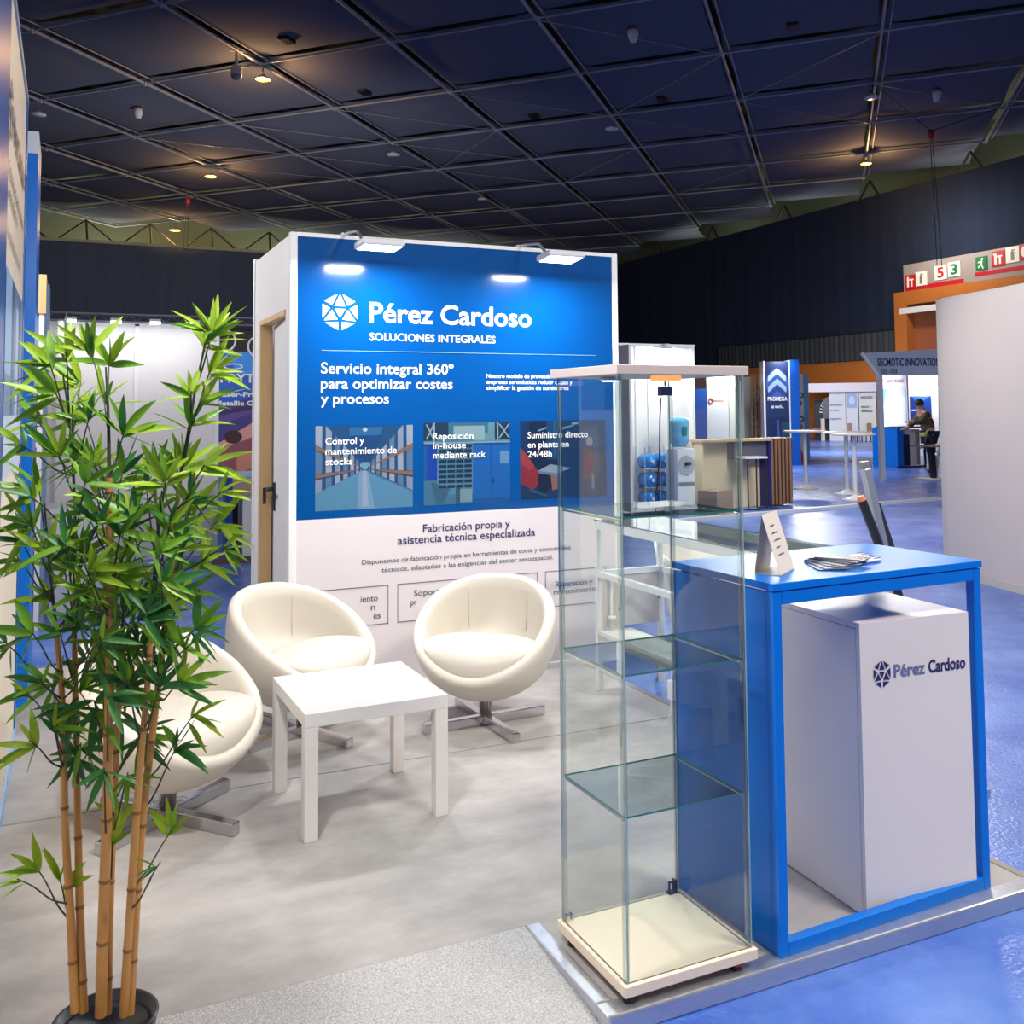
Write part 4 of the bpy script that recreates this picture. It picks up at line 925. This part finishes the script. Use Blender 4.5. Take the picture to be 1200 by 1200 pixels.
tag(MB().tube(smoothpath([Vector((9.1, 12.35, F+.012)), Vector((9.3, 12.15, F+.012)), Vector((9.5, 12.4, F+.012)), Vector((9.75, 12.2, F+.012)), Vector((9.95, 12.45, F+.012)), Vector((10.2, 12.3, F+.012))]), .01, 6).build('power_cord', DARK), 'dark cord lying on the floor under the bar counter', 'cord')
mb = MB(); P, Q = Vector((6.9, 11.35, F)), Vector((13.5, 12.12, F)); mb.bar(P+Vector((0, 0, .025)), Q+Vector((0, 0, .025)), .10, .05)
struct(mb, 'trim_8', mat('pale_grey_profile', (196, 200, 208), .35))

# ================================================================== HIGH TABLES
def high_table(x, y, r, label):
    t = thing('high_table', label, 'high table', (x, y, F), 0, 'white round high tables on the aisle')
    MB().lathe([(0, 1.10), (r-.01, 1.10), (r, 1.112), (r, 1.125), (r-.01, 1.135), (0, 1.135)], n=40).build('tabletop', WHITE, t, world=False)
    MB().lathe([(.035, .02), (.035, 1.1)], n=16).build('column', WALU, t, world=False)
    MB().lathe([(0, 0), (.24, 0), (.245, .012), (.12, .035), (.045, .09), (.036, .10)], n=32).build('foot', WALU, t, world=False)
high_table(13.1, 14.96, .42, 'white round high table nearest the dark blue tower sign')
high_table(12.97, 13.72, .42, 'white round high table standing behind its neighbour near the leaning stand')
high_table(12.26, 12.78, .36, 'white round high table at the aisle edge profile')

# ================================================================== MIDDLE DISTANCE STANDS
def panel_between(mb, p, q, z0, z1, th=.05):
    p, q = Vector(p), Vector(q); t = (q-p).normalized(); nn = Vector((-t.y, t.x))*th
    mb.prism([(p.x, p.y, z0), (q.x, q.y, z0), (q.x+nn.x, q.y+nn.y, z0), (p.x+nn.x, p.y+nn.y, z0)], (0, 0, z1-z0)); return mb
tw = thing('tower_sign', 'dark blue tower sign with chevrons and bright blue flank, behind the high tables', 'tower sign', (17.75, 21.3, F))
a, b = (17.464, 21.485), (18.063, 21.211)
ux = (Vector(b)-Vector(a)).normalized().to_3d(); nrm = Vector((ux.y, -ux.x, 0))
panel_between(MB(), a, b, F, 2.80, .35).build('tower_body', mat('slate_navy_print', (30, 48, 92), .35), tw)
panel_between(MB(), (18.075, 21.205), (18.32, 21.09), F, 2.85, .4).build('blue_flank', mat('royal_blue', (8, 84, 176), .35), tw)
panel_between(MB(), (17.42, 21.50), (17.464, 21.48), F, 2.82, .36).build('white_edge', WHITE, tw)
panel_between(MB(), (18.055, 21.205), (18.085, 21.195), F, 2.83, .36).build('white_edge', WHITE, tw)
Wt = (Vector(b)-Vector(a)).length; o3 = Vector((a[0], a[1], 0))
ch_ = [((60, 90, 160), ngon(.5, .80, .46, .16))]
for k, (c, zz) in enumerate((((160, 186, 226), .88), ((50, 80, 150), .81), ((150, 178, 222), .77), ((40, 66, 130), .70))):
    ch_.append((c, [(.12, zz-.06), (.5, zz+.03), (.88, zz-.06), (.88, zz), (.5, zz+.09), (.12, zz)]))
ch_ += [((24, 40, 80), rect(.1, .02, .9, .45)), ((60, 80, 130), [(.4, .02), (.6, .02), (.54, .42), (.46, .42)]), ((26, 70, 84), rect(.65, .05, .95, .4))]
art('chevron_print', tw, o3, ux, UZ, nrm, 0, .1, Wt, 2.6, ch_, step=.004)
fast('tower_text', [('PROMEGA', .06, .60, 1.72, .11, .02), ('at work...', .16, .5, 1.52, .09, .01)], TWHITE, tw, o3+nrm*.02, ux, UZ)
area('tower_light', (17.75, 21.0, 2.9), (17.8, 21.35, 2.0), .3, .06, 12)
mw = thing('logo_panel', 'white panel with a small red round logo above the bar counter', 'exhibition wall', (15.8, 21.4, F))
a, b = (15.52, 21.49), (16.05, 21.26); ux = (Vector(b)-Vector(a)).normalized().to_3d(); nrm = Vector((ux.y, -ux.x, 0)); o3 = Vector((a[0], a[1], 0))
panel_between(MB(), a, b, F, 2.45).build('wall_panel', WPANEL, mw)
panel_between(MB(), (15.15, 21.66), (15.50, 21.50), F, 2.05).build('blue_panel', NAVYP, mw)
panel_between(MB(), (16.06, 21.25), (16.4, 21.1), F, 2.45).build('wall_panel', mat('ivory_panel', (222, 218, 202), .5), mw)
mb = MB(); mb.tube([o3+nrm*.01+ux*(.10+.05*math.cos(k*PI/9))+Vector((0, 0, 1.73+.07*math.sin(k*PI/9))) for k in range(19)], .012, 6, caps=False)
mb.build('round_logo', mat('red_enamel'), mw)
fast('logo_text', [('MONDELIA', .17, .45, 1.705, .05, .02)], mat('red_enamel'), mw, o3+nrm*.01, ux, UZ)
area('panel_light', (15.7, 21.1, 2.55), (15.8, 21.4, 1.6), .3, .06, 26)
gp = thing('stand_post', 'pale double stand post beside the white logo panel', 'post', (12.55, 16.25, F))
for x in (12.46, 12.56): MB().box((x, 16.2, F), (x+.06, 16.27, 2.35)).build('upright', mat('pale_green_grey', (206, 210, 200), .4), gp)
MB().box((12.5, 16.22, .1), (12.58, 16.25, 2.3)).build('gap_filler', DARK, gp)
ds = thing('slat_divider', 'pale wooden slat divider with dark ornament panel beside the dark blue tower', 'divider', (17.1, 21.7, F))
for k in range(4):
    q = at_d(880+k*4.4, 440, 28.2); MB().box((q.x, q.y, F), (q.x+.055, q.y+.05, 2.5)).build('slat', WOODL, ds)
qa, qb = at_d(862, 440, 28.8), at_d(880, 440, 28.8)
panel_between(MB(), (qa.x, qa.y), (qb.x, qb.y), F, 2.45).build('ivory_panel', mat('ivory_panel'), ds)
qa, qb = at_d(880, 440, 28.8), at_d(897, 440, 28.8)
panel_between(MB(), (qa.x, qa.y), (qb.x, qb.y), F, 2.2).build('ornament_panel', mat('ornament', (206, 200, 194), .5, noise=.12, nscale=9, rgb2=(96, 90, 90)), ds)
# grey pattern panel with light blue edge
lp = thing('pattern_panel', 'white panel with dark round patterns and a light blue edge, next to the tower sign', 'exhibition wall', (20.5, 22.5, F))
qa, qb = at_d(931, 440, 29.5), at_d(941, 440, 29.5); ux = (qb-qa); ux.z = 0; L_ = ux.length; ux.normalize(); nrm = Vector((ux.y, -ux.x, 0))
panel_between(MB(), (qa.x, qa.y), (qb.x, qb.y), F, 2.55).build('wall_panel', WPANEL, lp)
mb = MB()
for k in range(7):
    z = .7+k*.24; xx = L_*(.3+.4*((k*7) % 3)/2)
    mb.tube([Vector((qa.x, qa.y, z))+nrm*.01+ux*(xx+.06*math.cos(j*PI/6))+Vector((0, 0, .07*math.sin(j*PI/6))) for j in range(13)], .018, 5, caps=False)
mb.build('ring_pattern', TNAVY, lp)
qc = at_d(947, 440, 29.5); panel_between(MB(), (qb.x, qb.y), (qc.x, qc.y), F, 2.5, .2).build('light_blue_edge', mat('light_blue_edge_paint', (96, 164, 214), .4), lp)
rb = at_d(934, 522, 28.6); tag(MB().lathe([(0, .3), (.14, .3), (.2, .15), (.22, 0)], (rb.x, rb.y, F+.25), 20).build('red_bin', mat('red_plastic', (196, 52, 44), .4)), 'red plastic bucket at the foot of the pattern panel', 'bucket')
bpy.data.objects['red_bin'].location.z -= .25
# far row of stands along the side wall
fr = thing('far_stand', 'far white stand with printed panels under the orange wooden band', 'exhibition stand', (31, 32, F))
def far_panel(name, x0, x1, d0, d1, z1, mt, parent=fr, z0=F):
    qa, qb = at_d(x0, 490, d0), at_d(x1, 490, d1); o = panel_between(MB(), (qa.x, qa.y), (qb.x, qb.y), z0, z1).build(name, mt, parent); 
    ux = (qb-qa); ux.z = 0; L_ = ux.length; ux.normalize(); return o, Vector((qa.x, qa.y, 0)), ux, Vector((ux.y, -ux.x, 0)), L_
far_panel('fascia', 947, 1028, 46, 45, 2.66, mat('lilac_fascia', (206, 200, 216), .5), z0=2.25)
_, o3, ux, nrm, L_ = far_panel('printed_panel', 972, 991, 46.2, 45.9, 2.3, mat('pale_blue_white', (212, 218, 230), .5))
fast('panel_text', [('aeronautics', .05, L_*.8, 1.6, .12, .01), ('servicios', .05, L_*.6, 1.35, .10, .01), ('ingeniería', .05, L_*.7, .95, .09, .01)], TGREY, fr, o3+nrm*.03, ux, UZ)
_, o3, ux, nrm, L_ = far_panel('printed_panel', 991.5, 1006, 45.9, 45.6, 2.3, mat('pale_blue_white'))
art('picture', fr, o3, ux, UZ, nrm, .05, 1.5, L_-.1, .7, [((150, 176, 226), rect(0, 0, 1, 1)), ((200, 214, 240), ngon(.5, .5, .3, .3))], step=.02)
_, o3, ux, nrm, L_ = far_panel('printed_panel', 1007, 1027, 45.6, 45.2, 2.3, mat('pale_grey_panel', (208, 212, 214), .5))
fast('panel_text', [('INNOVACIÓN', .1, L_*.8, 1.92, .12, .02), ('espacio y', .1, L_*.7, 1.5, .12, .02), ('defensa', .1, L_*.8, 1.3, .12, .02)], TNAVY, fr, o3+nrm*.03, ux, UZ)
for k in range(2):
    q = at_d((1001, 1024)[k], 512, 44.4); t = thing('lounge_chair', ('pale lounge chair at the far stand, beside the high table column', 'pale lounge chair at the far stand, beside the grey fascia post')[k], 'chair', (q.x, q.y, F), .4, 'pale lounge chairs at the far stand')
    MB().box((-.28, -.28, .38), (.28, .28, .46)).build('seat', mat('pale_taupe', (196, 186, 178), .6), t, world=False); MB().box((-.28, .2, .46), (.28, .28, .85)).build('backrest', mat('pale_taupe'), t, world=False)
    for x in (-.25, .25):
        for y in (-.25, .25): MB().cyl((x, y, 0), (x, y, .38), .025, 6).build('leg', DARK, t, world=False)
ex = thing('striped_stand', 'far dark stand with black and white striped arch and an orange table', 'exhibition stand', (32, 36, F))
qa = at_d(962, 490, 48); qb = at_d(973, 490, 47.8); ux = (qb-qa); ux.z = 0; ux.normalize(); nrm = Vector((ux.y, -ux.x, 0))
panel_between(MB(), (qa.x-.3*ux.x, qa.y-.3*ux.y), (qb.x, qb.y), F, 1.9, .1).build('dark_wall', mat('dark_teal', (30, 50, 66), .5), ex)
mb = MB()
for k in range(7):
    a0 = PI-(k*2)*PI/2/14; a1 = PI-(k*2+1)*PI/2/14; c0 = Vector((qb.x, qb.y, 1.25))+nrm*.06
    pt = lambda an, r: c0+ux*r*math.cos(an)*.62+Vector((0, 0, r*math.sin(an)))
    mb.poly([pt(a0, .45), pt(a0, .8), pt(a1, .8), pt(a1, .45)])
mb.build('striped_arch', WHITE, ex, fixn=False)
far_panel('grey_screen', 965, 973, 46.6, 46.5, 1.9, mat('dark_grey_metal_2'), ex, z0=1.0)
q = at_d(959, 512, 46.5); MB().box((q.x-.5, q.y-.2, .5), (q.x+.3, q.y+.2, .55)).build('orange_shelf', mat('orange_tip'), ex)
q = at_d(964.5, 512, 46.3); MB().box((q.x-.08, q.y-.05, F), (q.x+.08, q.y+.05, 1.0)).build('white_post', WHITE, ex)
# pale stand with mountain print, with blue kiosk
sk = thing('sky_print_stand', 'white stand with sky print panels beside the navy screen', 'exhibition stand', (25, 24, F))
_, o3, ux, nrm, L_ = far_panel('printed_panel', 1031, 1064, 34, 33, 2.65, mat('pale_blue_white'), sk)
art('sky_print', sk, o3, ux, UZ, nrm, .05, .55, L_-.1, 1.6, [((206, 216, 232), rect(0, 0, 1, 1)), ((120, 176, 226), [(0, 1), (.28, 1), (.1, .6), (0, .6)]), ((226, 230, 238), [(.25, .95), (.5, 1), (1, .8), (1, .2), (.4, .3)]), ((150, 150, 160), rect(.44, 0, .452, 1)), ((240, 242, 246), [(0, 0), (.4, 0), (.3, .25), (0, .2)])], step=.01)
art('pink_fascia', sk, o3, ux, UZ, nrm, .0, 2.2, L_, .45, [((240, 226, 230), rect(0, 0, 1, 1))], step=.01)
fast('fascia_text', [('AERO', L_*.3, L_*.52, 2.36, .11, .02)], mat('red_enamel'), sk, o3+nrm*.03, ux, UZ)
fast('fascia_text', [('TECNIC', L_*.55, L_*.9, 2.36, .11, .02)], TGREY, sk, o3+nrm*.03, ux, UZ)
ns = thing('navy_screen_stand', 'white stand panel with a navy screen under a bright spotlight', 'exhibition stand', (25.5, 23.6, F))
_, o3, ux, nrm, L_ = far_panel('wall_panel', 1065.5, 1100, 32, 31, 2.7, WPANEL, ns)
art('navy_screen', ns, o3, ux, UZ, nrm, L_*.04, .95, L_*.74, .92, [((30, 60, 140), rect(0, 0, 1, 1)), ((60, 110, 190), [(.1, 1), (.9, 1), (.6, .8), (.3, .8)]), ((200, 210, 230), rect(.08, .48, .34, .53)), ((220, 226, 240), ngon(.43, .5, .06, .07))], step=.01)
ql = at_d(1077, 462, 30.6); area('screen_light', (ql.x, ql.y, 2.75), tuple(o3+ux*L_*.35+Vector((0, 0, 1.6))), .3, .06, 80)
kk = thing('blue_kiosk', 'blue open-frame kiosk with a dark box in front of the sky print', 'counter', (19.9, 19.2, F), math.radians(4))
kk2 = lambda mb, n_, mt: mb.build(n_, mt, kk, world=False)
kk2(MB().box((-.35, -.3, 0), (-.12, .5, 1.02)), 'side_panel', mat('bright_blue_print')); kk2(MB().box((-.35, -.3, 1.02), (.75, .4, 1.06)), 'worktop', mat('slate_frame', (50, 60, 100), .4))
kk2(MB().box((.71, -.3, 0), (.75, -.26, 1.02)), 'leg', mat('slate_frame')); kk2(MB().box((-.35, -.3, 0), (.75, -.26, .04)), 'bottom_rail', mat('slate_frame')); kk2(MB().box((-.1, -.2, .04), (.24, .3, .84)), 'dark_box', mat('ink_blue', (20, 36, 78), .4)); kk2(MB().box((.26, -.15, .04), (.7, .3, .98)), 'white_box', WPANEL)
kk2(MB().box((.0, -.25, .86), (.22, -.1, .99)), 'leaflet_stack', mat('leaflet_grey', (190, 196, 210), .5))
# fascia frame stand
sf = thing('fascia_stand', 'grey fascia header with dark lettering on a single thin post', 'stand sign', (16, 15.9, F))
p0 = Vector((15.997, 15.899, 0)); p1 = Vector((18.6, 15.05, 0)); ux = (p1-p0).normalized(); nrm = Vector((ux.y, -ux.x, 0)); L_ = (p1-p0).length
GREYF = mat('grey_blue_fascia', (168, 180, 208), .45)
mb = MB(); q0, q1 = p0, p1
th = -nrm*.06
mb.prism([q0+Vector((0, 0, 2.22)), q1+Vector((0, 0, 2.22)), q1+Vector((0, 0, 2.86)), q0-ux*.36+Vector((0, 0, 2.70)), q0-ux*.30+Vector((0, 0, 2.62))], th); mb.build('header_board', GREYF, sf)
mb = MB(); mb.bar(q0-ux*.37+Vector((0, 0, 2.70)), q0-ux*.02+Vector((0, 0, 2.22)), .08, .05); mb.build('white_edge', WHITE, sf)
mb = MB(); panel_between(mb, (q0.x, q0.y), (q0.x+ux.x*.10, q0.y+ux.y*.10), F, 2.22, .10); mb.build('post', mat('pale_grey_profile'), sf)
mb = MB(); panel_between(mb, (q1.x, q1.y), (q1.x+ux.x*.10, q1.y+ux.y*.10), F, 2.86, .10); mb.build('post', mat('pale_grey_profile'), sf)
mb = MB(); text_on(mb, 'SECMOTIC INNOVATION', q0+nrm*.012, ux, UZ, -.02, 1.41, 2.42, .17, .016); mb.build('header_text', TNAVY, sf, fixn=False)
mb = MB(); text_on(mb, '255-103', q0+nrm*.012, ux, UZ, .04, .42, 2.26, .10, .01); mb.build('stand_number', TGREY, sf, fixn=False)
# meeting corner with a standing person
mt_ = thing('meeting_table', 'small brown table with black column beside the person', 'table', tuple(at_z(1092, 562, F)))
q = at_z(1092, 562, F)
MB().box((q.x-.25, q.y-.3, .66), (q.x+.75, q.y+.35, .69)).build('tabletop', mat('taupe_table', (140, 122, 104), .5), mt_)
MB().bar((q.x, q.y, .66), (q.x+.06, q.y, F), .10, .10).build('column', DARK, mt_)
MB().box((q.x-.28, q.y-.25, F), (q.x+.4, q.y+.25, F+.03)).build('foot_plate', mat('pale_taupe'), mt_)
for k, (px, py) in enumerate(((1077, 545), (1108, 556))):
    q = at_z(px, py, F); t = thing('plastic_chair', ('white plastic chair beside the blue kiosk', 'white plastic chair at the brown meeting table')[k], 'chair', tuple(q), (.5, 2.6)[k], 'white plastic chairs in the meeting corner')
    MB().add([(-.24, -.22, .46), (.24, -.22, .46), (.24, .2, .44), (-.24, .2, .44), (.22, .32, .86), (-.22, .32, .86)], [(0, 1, 2, 3), (3, 2, 4, 5)], True).build('seat_shell', WHITE, t, world=False)
    bpy.data.objects[t.children[0].name].modifiers.new('thick', 'SOLIDIFY').thickness = .03
    for x in (-.2, .2):
        for y in (-.18, .18): MB().tube([(x, y, .44), (x*1.2, y*1.2, 0)], .012, 6).build('leg', CHROME, t, world=False)
# person
def skin_body(name, verts, edges, radii, mt, parent, root=0, sub=2):
    me = bpy.data.meshes.new(name); me.from_pydata(verts, edges, []); me.materials.append(mt)
    o = bpy.data.objects.new(name, me); COL.objects.link(o); o.parent = parent
    s_ = o.modifiers.new('skin', 'SKIN'); s_.use_smooth_shade = True
    lay = me.skin_vertices[0].data
    for i, r in enumerate(radii): lay[i].radius = (r, r) if not isinstance(r, tuple) else r
    lay[root].use_root = True
    ss = o.modifiers.new('sub', 'SUBSURF'); ss.levels = sub; ss.render_levels = sub
    return o
pq = at_z(1089, 553, F)
pn = thing('person', 'person in a camouflage jacket and dark trousers bending over a grey board', 'person', tuple(pq), math.radians(-20))
SKIN = mat('skin', (196, 140, 116), .5)
V = [(0, 0, .92), (.0, .0, 1.12), (-.06, 0, 1.30), (-.12, 0, 1.44), (-.17, 0, 1.53), (-.2, 0, 1.60), (-.22, 0, 1.70),
     (-.10, -.18, 1.40), (-.28, -.24, 1.20), (-.52, -.18, 1.22), (-.60, -.16, 1.22), (-.10, .18, 1.40), (-.24, .26, 1.18), (-.45, .2, 1.05), (-.53, .18, 1.03),
     (.02, -.10, .86), (.02, -.12, .48), (.05, -.12, .09), (-.10, -.13, .04), (.04, .10, .86), (.10, .14, .48), (.20, .14, .09), (.06, .15, .04)]
E_ = [(0, 1), (1, 2), (2, 3), (3, 4), (4, 5), (5, 6), (3, 7), (7, 8), (8, 9), (9, 10), (3, 11), (11, 12), (12, 13), (13, 14), (0, 15), (15, 16), (16, 17), (17, 18), (0, 19), (19, 20), (20, 21), (21, 22)]
Rr = [.16, .15, .16, .14, .06, .085, .08, .075, .055, .04, .045, .075, .055, .04, .045, .095, .065, .045, .045, .095, .065, .045, .045]
body = skin_body('body', V, E_, Rr, SKIN, pn)
skin_body('jacket', [V[0], V[1], V[2], V[3], V[7], V[8], (-.48, -.19, 1.22), V[11], V[12], (-.41, .21, 1.07)], [(0, 1), (1, 2), (2, 3), (3, 4), (4, 5), (5, 6), (3, 7), (7, 8), (8, 9)], [.185, .17, .18, .16, .09, .07, .055, .09, .07, .055], mat('camouflage', (96, 84, 62), .8, noise=.25, nscale=9, rgb2=(46, 42, 30)), pn)
skin_body('trousers', [(0, 0, .90), V[15], V[16], V[17], V[19], V[20], V[21]], [(0, 1), (1, 2), (2, 3), (0, 4), (4, 5), (5, 6)], [.17, .105, .078, .06, .105, .078, .06], mat('dark_trousers', (30, 32, 44), .8), pn)
MB().lathe([(.178, .86), (.19, .90), (.178, .95)], (0, 0, 0), 24).build('green_hem', mat('lime_fabric', (146, 170, 60), .7), pn, world=False)
hv = MB(); hv.lathe([(0, .11), (.06, .10), (.10, .05), (.108, 0), (.10, -.05), (.06, -.07)], (-.20, 0, 1.67), 20); hv.build('hair', mat('brown_hair', (58, 40, 30), .7), pn, world=False)
fc = MB()
for y in (-.032, .032): fc.lathe([(0, .012), (.012, 0), (0, -.012)], (-.292, y, 1.655), 10)
fc.build('eyes', DARK, pn, world=False)
MB().add([(-.292, 0, 1.66), (-.29, -.015, 1.62), (-.29, .015, 1.62), (-.322, 0, 1.622)], [(0, 1, 3), (0, 3, 2), (1, 2, 3)]).build('nose', SKIN, pn, world=False)
for s_ in (-1, 1):
    skin_body('shoe', [(.05 if s_ < 0 else .2, .13*s_, .05), (-.12 if s_ < 0 else .04, .14*s_, .035)], [(0, 1)], [.055, .05], DARK, pn)
    bx_ = Vector(V[10] if s_ < 0 else V[14])
    for k in range(5):
        skin_body('finger', [tuple(bx_), tuple(bx_+Vector((-.05, (k-2)*.014, .01-.004*abs(k-2)))), tuple(bx_+Vector((-.085+.01*abs(k-2), (k-2)*.017, -.015)))], [(0, 1), (1, 2)], [.012, .009, .008], SKIN, pn, sub=1)
qb_ = at_z(1084, 547, F)
bd = MB(); bd.box((-.27, -.02, 0), (.22, .02, 1.25))
o = bd.build('grey_board', mat('grey_board_paint', (176, 180, 186), .5)); o.location = tuple(qb_-Vector((.0, .3, 0))); o.rotation_euler = (-.12, 0, .3); tag(o, 'grey board standing on the floor beside the person', 'board')

# ================================================================== WHITE PARTITION near the portal
wp = thing('partition_wall', 'large blank white partition wall beside the blue aisle carpet', 'exhibition wall', (7.5, 6.5, F))
a, b = (7.575, 6.72), (6.95, 4.2)
panel_between(MB(), a, b, F+.06, 2.545, .06).build('wall_panel', mat('warm_white_panel', (222, 208, 200), .5), wp)
panel_between(MB(), (7.60, 6.80), (7.575, 6.72), F, 2.56, .08).build('upright', mat('ivory_profile', (214, 206, 196), .4), wp)
panel_between(MB(), a, (b[0]-.01, b[1]), F, F+.07, .075).build('skirting', mat('ivory_profile'), wp)
panel_between(MB(), a, b, 2.545, 2.565, .065).build('top_rail', mat('ivory_profile'), wp)

# ================================================================== EXIT PORTAL ON THE SIDE WALL
ep = thing('exit_portal', 'orange wooden portal under a grey fascia of red and green signs', 'portal', (33.8, 29.5, F))
PXX = 33.9
MB().box((PXX, 25.0, 6.65), (PXX+.5, 32.05, 7.84)).build('fascia', mat('taupe_fascia', (150, 140, 132), .5), ep)
MB().box((PXX-.05, 25.0, 6.05), (PXX+.5, 32.6, 6.65)).build('wood_header', WOODO, ep)
MB().box((PXX-.05, 31.9, F), (PXX+.5, 32.6, 6.05)).build('wood_jamb', WOODO, ep)
MB().box((PXX+.4, 25.0, F), (PXX+.5, 31.9, 6.05)).build('recess_wall', mat('shaded_recess_wood', (150, 84, 50), .5), ep)  # shade of the recess put into a darker wood colour
MB().box((PXX-.06, 27.0, 5.66), (PXX+.1, 32.3, 5.92)).build('white_strip', WHITE, ep)
MB().box((PXX-.01, 28.85, 6.65), (PXX, 32.0, 6.85)).build('red_band', mat('red_band', (190, 28, 38), .4), ep)
MB().box((PXX-.01, 25.4, 6.85), (PXX, 28.3, 7.02)).build('red_band', mat('red_band'), ep)
def sign(y, z, s, bg, draw, fg, label):
    t = thing('wall_sign', label, 'sign', (PXX-.005, y, z))
    MB().box((PXX-.03, y-s/2, z-s/2), (PXX-.004, y+s/2, z+s/2)).build('plate', bg, t)
    mb = MB(); O_ = (PXX-.035, y, z); U_ = (0, -1, 0)
    for d in draw:
        if isinstance(d, str): text_on(mb, d, O_, U_, UZ, -s*.28, s*.28, -s*.36, s*.72, .03)
        else: mb.poly([Vector(O_)+Vector(U_)*x*s+Vector(UZ)*zz*s for x, zz in d])
    mb.build('pictogram', fg, t, fixn=False)
RED, GRN, IV = mat('red_band'), mat('sign_green', (20, 110, 60), .4), mat('sign_ivory', (236, 228, 210), .5)
man = [ngon(.08, .3, .09, .09), [(-.05, .2), (.12, .16), (.06, -.1), (.2, -.4), (.1, -.42), (-.02, -.14), (-.25, -.35), (-.3, -.28), (-.08, -.02)], [(-.3, .12), (-.05, .2), (-.05, .1), (-.28, .02)]]
hose = [rect(-.3, -.36, -.12, .36), rect(-.12, .1, .3, .2), rect(.05, -.36, .2, .1)]
ext = [rect(-.12, -.36, .12, .2), rect(-.06, .2, .06, .34), rect(.06, .26, .2, .32)]
sign(31.65, 7.05, .62, RED, hose, IV, 'red fire hose sign at the start of the fascia'); sign(31.05, 7.12, .62, IV, ext, mat('sign_grey', (120, 116, 110), .5), 'white sign with grey figure beside the fire hose sign')
sign(30.0, 7.25, .62, IV, ['5'], RED, 'white sign with red number five on the fascia'); sign(29.3, 7.3, .62, IV, ['3'], GRN, 'white sign with green number three on the fascia')
sign(27.95, 7.36, .55, GRN, man, IV, 'green running-man exit sign on the fascia'); sign(27.15, 7.44, .62, RED, hose+[ngon(-.3, .3, .08, .08)], IV, 'red fire equipment sign after the green exit sign'); sign(26.5, 7.5, .62, IV, ext, mat('sign_grey'), 'white sign with grey figure between two red ones'); sign(25.9, 7.54, .62, RED, [ngon(0, 0, .38, .38)], IV, 'red sign with white disc at the end of the fascia')
sign(32.25, 4.55, .5, IV, [ngon(0, 0, .3, .3)], mat('sign_grey'), 'small square sign on the wooden portal jamb')
area('portal_light', (31.2, 29, 9.5), (33.9, 29, 6.2), 3, .6, 300, (1, .95, .88))

# unseen area lights added to brighten the aisle carpet and far stands
area('aisle_fill_light', (9.5, 9.2, 3.6), (9.0, 9.4, 0), 2, .3, 150)
area('back_curtain_fill_light', (7, 30, 2.4), (4, 58, 6.5), 3, .4, 800)  # added out of view behind the stand wall to lift the back curtain
area('aisle_fill_light', (16.8, 19.9, 3.4), (15.4, 18.8, 0), 2, .3, 240)
area('aisle_fill_light', (23, 26, 3.4), (24, 29, 0), 3, .3, 520)
area('aisle_fill_light', (28.5, 32, 3.4), (31, 35, .5), 3, .2, 200)
area('aisle_fill_light', (10.6, 14.0, 2.9), (10.4, 12.6, 0), 1.2, .15, 45)
area('aisle_fill_light', (5.9, 7.2, 2.9), (5.0, 4.0, 0), 1.2, .15, 60)
area('aisle_fill_light', (6.4, 2.2, 3.2), (4.6, 2.6, 0), 1.2, .15, 60)
